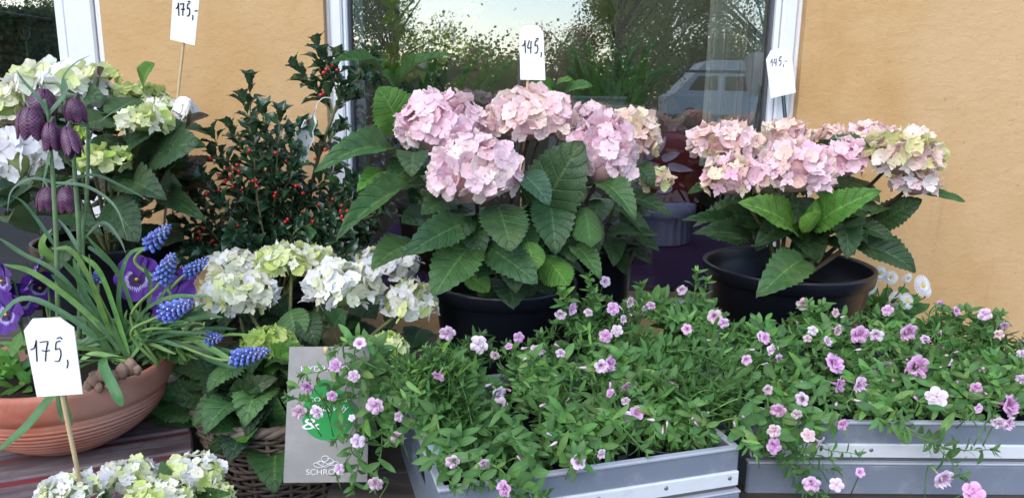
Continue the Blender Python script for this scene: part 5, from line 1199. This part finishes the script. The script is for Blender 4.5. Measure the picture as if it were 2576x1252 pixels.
rts = [Cal('calibrachoa at the front left of the right crate, spilling between the crates', *mr(.065, .07)), Cal('calibrachoa at the front of the right crate, with large open flowers', *mr(.18, .07)), Cal('calibrachoa at the front of the right crate, nearest the picture edge', *mr(.30, .07)),
       Cal('calibrachoa at the rear left of the right crate, before the wide black pot', *mr(.065, .225)), Cal('calibrachoa at the rear of the right crate, below the daisies', *mr(.18, .225)), Cal('tall calibrachoa at the rear right of the right crate, against the wall', *mr(.31, .225)), Cal('calibrachoa at the far right end of the right crate', *mr(.40, .12))]
PM = [(985, 930), (1090, 862), (1200, 845), (1300, 862), (1400, 812), (1450, 742), (1500, 770), (1560, 755), (1640, 742), (1720, 770), (1750, 712), (1800, 780), (1880, 810), (1930, 900), (1960, 1020), (1870, 1095), (1600, 1130), (1340, 1185), (1200, 1180), (1110, 1090), (1030, 1040), (960, 960)]
PR = [(1880, 830), (1990, 800), (2060, 780), (2140, 800), (2250, 785), (2330, 830), (2380, 790), (2500, 800), (2576, 860), (2640, 900), (2640, 1030), (2500, 1040), (2300, 1045), (2100, 1040), (1960, 1060), (1900, 1000)]
def near(cs, p): return min(cs, key=lambda c: (c.p - p).xy.length)
def cover(poly, cs, Yf, n, bx):
    k = 0
    while k < n:
        x, y = U(bx[0], bx[1]), U(bx[2], bx[3])
        if not inpoly(x, y, poly): continue
        k += 1; tg = P(x, y, Yf(x, y) + U(-.015, .03)); tg.z = max(tg.z, ZT + CH - .02)
        shoot(near(cs, tg), tg)
cover(PM, mids, Ym, 430, (960, 1960, 720, 1185)); cover(PR, rts, Yr, 330, (1880, 2640, 780, 1050)); cover([(1640, 1010), (1880, 1000), (1880, 1085), (1640, 1120)], mids[2:3], Ym, 26, (1640, 1880, 1000, 1120)); cover([(1340, 1080), (1640, 1040), (1640, 1125), (1340, 1175)], mids[1:2], Ym, 26, (1340, 1640, 1040, 1175))
def trail(c, pts, Ys, **k):
    if c is mids[3]: k['sp'] = .0105
    pp = [P(x, y, Y) for (x, y), Y in zip(pts, Ys)]; shoot(c, pp[-1], mid=pp[:-1], **k)
m3 = mids[3]; m0 = mids[0]; TM = .82
for pts, Ys in (([(1010, 930), (900, 960), (745, 975)], (.93, .83, .80)), ([(990, 920), (920, 900), (840, 925), (770, 940)], (.95, .88, .82, .81)), ([(1000, 940), (900, 990), (800, 1010), (735, 1000)], (.93, .83, .81, .80)), ([(1000, 950), (900, 1000), (790, 1032)], (.92, .83, .81)),
                ([(1000, 900), (930, 870), (890, 850), (850, 880)], (.96, .9, .84, .83)), ([(1010, 960), (960, 1030), (900, 1080), (870, 1160)], (.9, .84, .83, .82)), ([(1000, 960), (950, 1000), (920, 1080), (860, 1180)], (.9, .84, .83, .82)), ([(1020, 980), (940, 1060), (905, 1160), (890, 1225)], (.88, .84, .83, .82)),
                ([(1000, 930), (950, 870), (900, 870)], (.95, .9, .85)), ([(1000, 990), (900, 1050), (850, 1100)], (.88, .84, .82)), ([(1010, 1000), (960, 1080), (1000, 1100)], (.88, .84, .80)), ([(980, 960), (960, 1130), (945, 1210)], (.88, .83, .82)),
                ([(1000, 910), (960, 900), (930, 920)], (.95, .9, .87)), ([(990, 930), (930, 940), (880, 935)], (.93, .87, .84))):
    trail(m3, pts, Ys, L0=.3)
for pts, Ys in (([(1100, 1050), (1060, 1080), (1080, 1150), (1130, 1190)], (.80, .78, .75, .73)), ([(1200, 1150), (1260, 1180), (1300, 1225), (1360, 1240)], (.74, .72, .70, .69)), ([(1200, 1150), (1210, 1200), (1290, 1245)], (.74, .71, .69)), ([(1300, 1150), (1340, 1180), (1330, 1230)], (.76, .73, .715)),
                ([(1100, 1040), (1120, 1120), (1180, 1210)], (.78, .75, .72)), ([(1150, 1120), (1180, 1160), (1230, 1200)], (.76, .74, .72)), ([(1150, 1100), (1100, 1160), (1140, 1220)], (.77, .75, .71)), ([(1400, 1140), (1440, 1160), (1455, 1150)], (.78, .76, .74)), ([(1050, 1030), (1000, 1050), (980, 1100)], (.84, .82, .81))):
    trail(m0 if pts[0][0] < 1350 else mids[1], pts, Ys, L0=.3)
for c, pts, Ys in ((mids[2], [(1860, 1000), (1900, 1060), (1960, 1110)], (.88, .86, .85)), (mids[2], [(1850, 1050), (1870, 1110), (1890, 1130)], (.85, .82, .81)), (rts[0], [(1930, 1000), (1960, 1090), (2010, 1140)], (.92, .87, .86)), (rts[0], [(1960, 1020), (1990, 1120), (2080, 1150)], (.92, .87, .86)),
                   (rts[0], [(2000, 1030), (2060, 1120), (2150, 1140)], (.92, .87, .86)), (rts[0], [(1950, 1050), (1970, 1150), (2020, 1220)], (.91, .87, .86)), (rts[0], [(1930, 1060), (1990, 1170), (2090, 1180)], (.91, .87, .86)), (rts[0], [(1930, 1050), (1930, 1100), (1950, 1140)], (.91, .87, .86)), (rts[0], [(2000, 1020), (2040, 1060), (2060, 1100)], (.92, .87, .86)),
                   (rts[0], [(1960, 1040), (2010, 1180), (2060, 1240)], (.91, .87, .86)), (rts[0], [(2010, 1030), (2060, 1060), (2110, 1070)], (.91, .88, .86)),
                   (rts[1], [(2200, 1020), (2230, 1070), (2330, 1105), (2400, 1130), (2490, 1130)], (.92, .87, .86, .86, .86)), (rts[1], [(2230, 1050), (2340, 1110), (2400, 1170), (2440, 1225)], (.90, .87, .86, .855)), (rts[1], [(2180, 1010), (2210, 1050), (2250, 1075)], (.92, .88, .87)), (rts[2], [(2350, 1020), (2400, 1045), (2480, 1060)], (.92, .88, .87)),
                   (mids[6], [(1740, 820), (1745, 760), (1752, 690)], (1.17, 1.15, 1.14)), (mids[6], [(1760, 830), (1770, 770), (1775, 712)], (1.17, 1.15, 1.14)), (mids[6], [(1600, 820), (1615, 770), (1612, 722)], (1.17, 1.15, 1.14)), (mids[5], [(1500, 820), (1490, 760), (1482, 702)], (1.1, 1.09, 1.08)), (mids[5], [(1520, 830), (1510, 780), (1500, 740)], (1.1, 1.09, 1.08)),
                   (mids[5], [(1440, 850), (1425, 780), (1418, 735)], (1.08, 1.07, 1.06)), (rts[5], [(2400, 860), (2410, 810), (2372, 776)], (1.15, 1.15, 1.13)), (rts[5], [(2450, 860), (2480, 820), (2515, 795)], (1.15, 1.15, 1.13)), (rts[5], [(2450, 860), (2460, 820), (2430, 780)], (1.15, 1.15, 1.13)), (rts[4], [(2230, 850), (2240, 800), (2260, 778)], (1.15, 1.13, 1.12)), (rts[3], [(2030, 830), (2040, 790), (2035, 768)], (1.12, 1.12, 1.11)), (rts[3], [(2050, 830), (2060, 800), (2068, 770)], (1.12, 1.12, 1.11))):
    trail(c, pts, Ys, L0=.3)
FLW = [(1125, 838, 21), (1205, 866, 24), (1245, 893, 13), (1102, 946, 18), (1140, 1000, 24), (1255, 988, 20), (1257, 1020, 22), (943, 1020, 23), (905, 862, 16), (843, 918, 17), (890, 945, 15), (772, 972, 17), (752, 1035, 19), (797, 1035, 19), (835, 995, 14), (900, 1108, 19), (1000, 1100, 17), (1003, 1047, 13), (945, 1215, 20), (853, 1178, 14),
       (885, 1050, 9), (1138, 1160, 19), (1217, 1167, 18), (1268, 1228, 22), (1523, 708, 14), (1440, 776, 17), (1410, 792, 15), (1480, 786, 12), (1542, 776, 17), (1585, 760, 14), (1637, 768, 12), (1568, 803, 12), (1552, 831, 15), (1523, 845, 17), (1305, 848, 14), (1350, 882, 18), (1410, 888, 13), (1534, 915, 21), (1513, 921, 18), (1576, 974, 16), (1690, 974, 18),
       (1537, 990, 13), (1574, 1008, 12), (1603, 1037, 19), (1573, 1047, 17), (1455, 1161, 19), (1513, 1141, 14), (1716, 730, 14), (1727, 827, 14), (1798, 796, 19), (1820, 812, 14), (1878, 905, 14), (1280, 870, 10)]
FLR2 = [(2022, 766, 18), (2102, 786, 12), (1926, 850, 16), (1944, 880, 16), (1962, 906, 18), (2044, 831, 13), (2031, 851, 11), (2107, 830, 15), (2082, 858, 14), (2162, 841, 24), (2204, 843, 18), (2233, 781, 15), (2285, 835, 24), (2327, 853, 12), (2365, 766, 12), (2406, 782, 13), (2477, 791, 17), (2526, 818, 12), (2512, 842, 14), (2100, 914, 28), (2226, 926, 26),
        (2201, 946, 17), (2308, 924, 33), (2379, 906, 15), (2110, 967, 22), (2163, 968, 24), (2020, 967, 11), (2356, 998, 26), (2470, 933, 11), (2455, 976, 16), (2462, 1027, 13), (2540, 1018, 29), (2510, 1063, 18), (2537, 1063, 20), (2571, 891, 13), (2570, 953, 15), (2017, 1003, 18), (1957, 1031, 20), (1932, 980, 14), (2004, 1041, 14), (2120, 1067, 15), (1947, 1083, 18),
        (1947, 1121, 21), (2033, 1094, 18), (2063, 1112, 17), (2041, 1216, 23), (2104, 1218, 18), (2164, 1187, 13), (2373, 1203, 28), (2449, 1238, 28), (1914, 846, 14)]
def flowers(lst, cs, Yf):
    for (x, y, r_) in lst:
        Y = Yf(x, y) - .042; 
        if x < 1000 and cs is mids: Y = .785
        p = P(x, y, Y); k = mpx(Y, .38) * r_ * 1.0; n = Vector((U(-1., 1.), -.75, U(-.35, .95)))
        if y > 1170 and x > 2300: n = Vector((U(-.2, .2), -.8, -.35 if x < 2400 else .6))
        c = near(cs, p); yd = Vector((U(-1, 1), 0, U(-1, 1))); col = rnd.choice([(.86, .60, .82), (.88, .68, .85), (.82, .50, .76), (.90, .76, .87), (.88, .72, .84), (.80, .62, .66), (.74, .44, .70)])
        new('flower', CF[rnd.randrange(6 if r_ < 20 else 4)], c.t, frame_matrix(p, yd, n, k, k, k), vary(col, .08))
        c.st.tube(spline([p - n.normalized() * k * 1.5, p - n.normalized() * k * 2 + Vector((0, .01, -.015)), p + Vector((U(-.02, .02), .03, -.045))], 5), .0008, 4)
flowers(FLW, mids, Ym); flowers(FLR2, rts, Yr)
bud = MB().lathe([(.06, -1.2), (.16, -1.0), (.15, -.5), (.22, 0), (.30, .45), (.22, .8), (.02, 1.0)], 7); bud.m = [0 if i // 7 >= 2 else 1 for i in range(len(bud.F))]; bud = bud.mesh('bud', [MT['calib'], MT['calyx']])
for cs, Yf, poly, bx, nb in ((mids, Ym, PM, (960, 1960, 720, 1185), 34), (rts, Yr, PR, (1880, 2576, 780, 1050), 30)):
    q_ = 0
    while q_ < nb:
        x, y = U(bx[0], bx[1]), U(bx[2], bx[3])
        if not inpoly(x, y, poly): continue
        q_ += 1; p = P(x, y, Yf(x, y) - .04); c = near(cs, p); k = mpx(1, .35) * U(8, 13); ax = Vector((U(-1, 1), U(-1, .2), U(-.2, 1)))
        new('bud', bud, c.t, frame_matrix(p, ax.orthogonal(), ax, k, k, k), vary((.84, .62, .78), .1)); c.st.tube([p - ax.normalized() * k, p - ax.normalized() * k * 2.5 + Vector((0, .02, -.03))], .0008, 4)
for c in mids + rts:
    c.st.build('stems', MT['stem'], c.t, (.12, .24, .06)).name = 'stem'
    c.m.sort(key=lambda q: (q[1] - CAM).length - .9 * (q[1].z)); sh = c.m[:298]; rnd.shuffle(sh)
    for i, (M, _) in enumerate(sh): new('leaf', SL[i % 6], c.t, M, vary(GA if rnd.random() < .65 else GB2, .25))
    if len(c.m) > 298: joined('foliage', SL, [q[0] for q in c.m[298:]], c.t, MT['sleaf'], GA)
# dark inner mass: plastic labels and pots inside the crate
lbm = plain('blue_label', (.30, .42, .48), .5)
lo = thing('plant_label', 'pale blue plastic label stuck inside the middle crate corner', 'plant label', P(1092, 1150, .78))
mb = MB(); q4 = [P(1075, 1110, .80), P(1110, 1120, .80), P(1112, 1185, .79), P(1080, 1175, .79)]; mb.add(q4 + [p + Vector((0, .0008, 0)) for p in q4], [(0, 1, 2, 3), (7, 6, 5, 4), (0, 4, 5, 1), (1, 5, 6, 2), (2, 6, 7, 3), (3, 7, 4, 0)]); mb.build('card', lbm, lo, smooth=False)

# ------------------------------------------------------------------ daisies
dY = 1.47; dp = P(2215, 800, dY); dz = thing('potted_daisies', 'white button daisies in a small pot beside the wide black pot', 'daisies', (dp.x, dY, ZT))
pot(dz, Vector((dp.x, dY, 0)), .06, .09, ZT, n=28); o0 = Vector((dp.x, dY, ZT + .08))
def daisy(seed):
    mb = MB()
    for lay, (n, r0_, r1_, z, lift) in enumerate(((26, .25, 1.0, 0, .12), (24, .2, .86, .08, .2), (20, .15, .66, .14, .3))):
        for k in range(n):
            a = 2 * math.pi * (k + lay * .4) / n; d = Vector((math.cos(a), math.sin(a), 0)); ribbon(mb, [d * r0_ + Vector((0, 0, z)), d * (r0_ + r1_) / 2 + Vector((0, 0, z + lift * .6)), d * r1_ + Vector((0, 0, z + lift * .5))], .19, Vector((0, 0, 1)), 4, .2, lambda t: 1 - .3 * t)
    mb.ball((0, 0, .2), .22, 10, 6, sq=(1, 1, .6), m=1); return mb.mesh('bloom', [MT['daisy'], MT['dcen']])
MT['dcen'] = plain('daisy_centre', (.62, .48, .04), .8, .2, .3, 400, .3)
DM = [daisy(0)]
for (x, y, r_, nx, nz) in ((2211, 687, 17, .1, .5), (2186, 721, 18, -.2, .5), (2240, 698, 15, .3, .9), (2281, 700, 13, .7, .5), (2318, 718, 23, .2, .5), (2330, 730, 15, .8, .1), (2253, 755, 21, 0, .6), (2280, 757, 19, .2, .4), (2238, 768, 12, -.3, .6)):
    p = P(x, y, dY - .03 + U(-.03, .02)); k = mpx(dY, .3) * r_ * 1.15; n = Vector((nx, -.9, nz)); new('bloom', DM[0], dz, frame_matrix(p, Vector((U(-1, 1), 0, 1)), n, k, k, k), (.84, .84, .84))
    MB().tube(spline([p - n.normalized() * .002, p - Vector((0, -.008, .02)), o0.lerp(p, .3), o0], 10), .0013, 5).build('stem', MT['stem'], dz, (.12, .16, .05))
for i in range(60):
    a = U(0, 6.28); p = o0 + Vector((math.cos(a) * U(.01, .06), math.sin(a) * .04, U(-.01, .035))); l = U(.025, .042); new('leaf', SL[i % 6], dz, frame_matrix(p, Vector((math.cos(a), math.sin(a), U(.2, 1.2))), Vector((0, -.6, 1)), l * 1.4, l, l), vary((.05, .17, .03), .25))
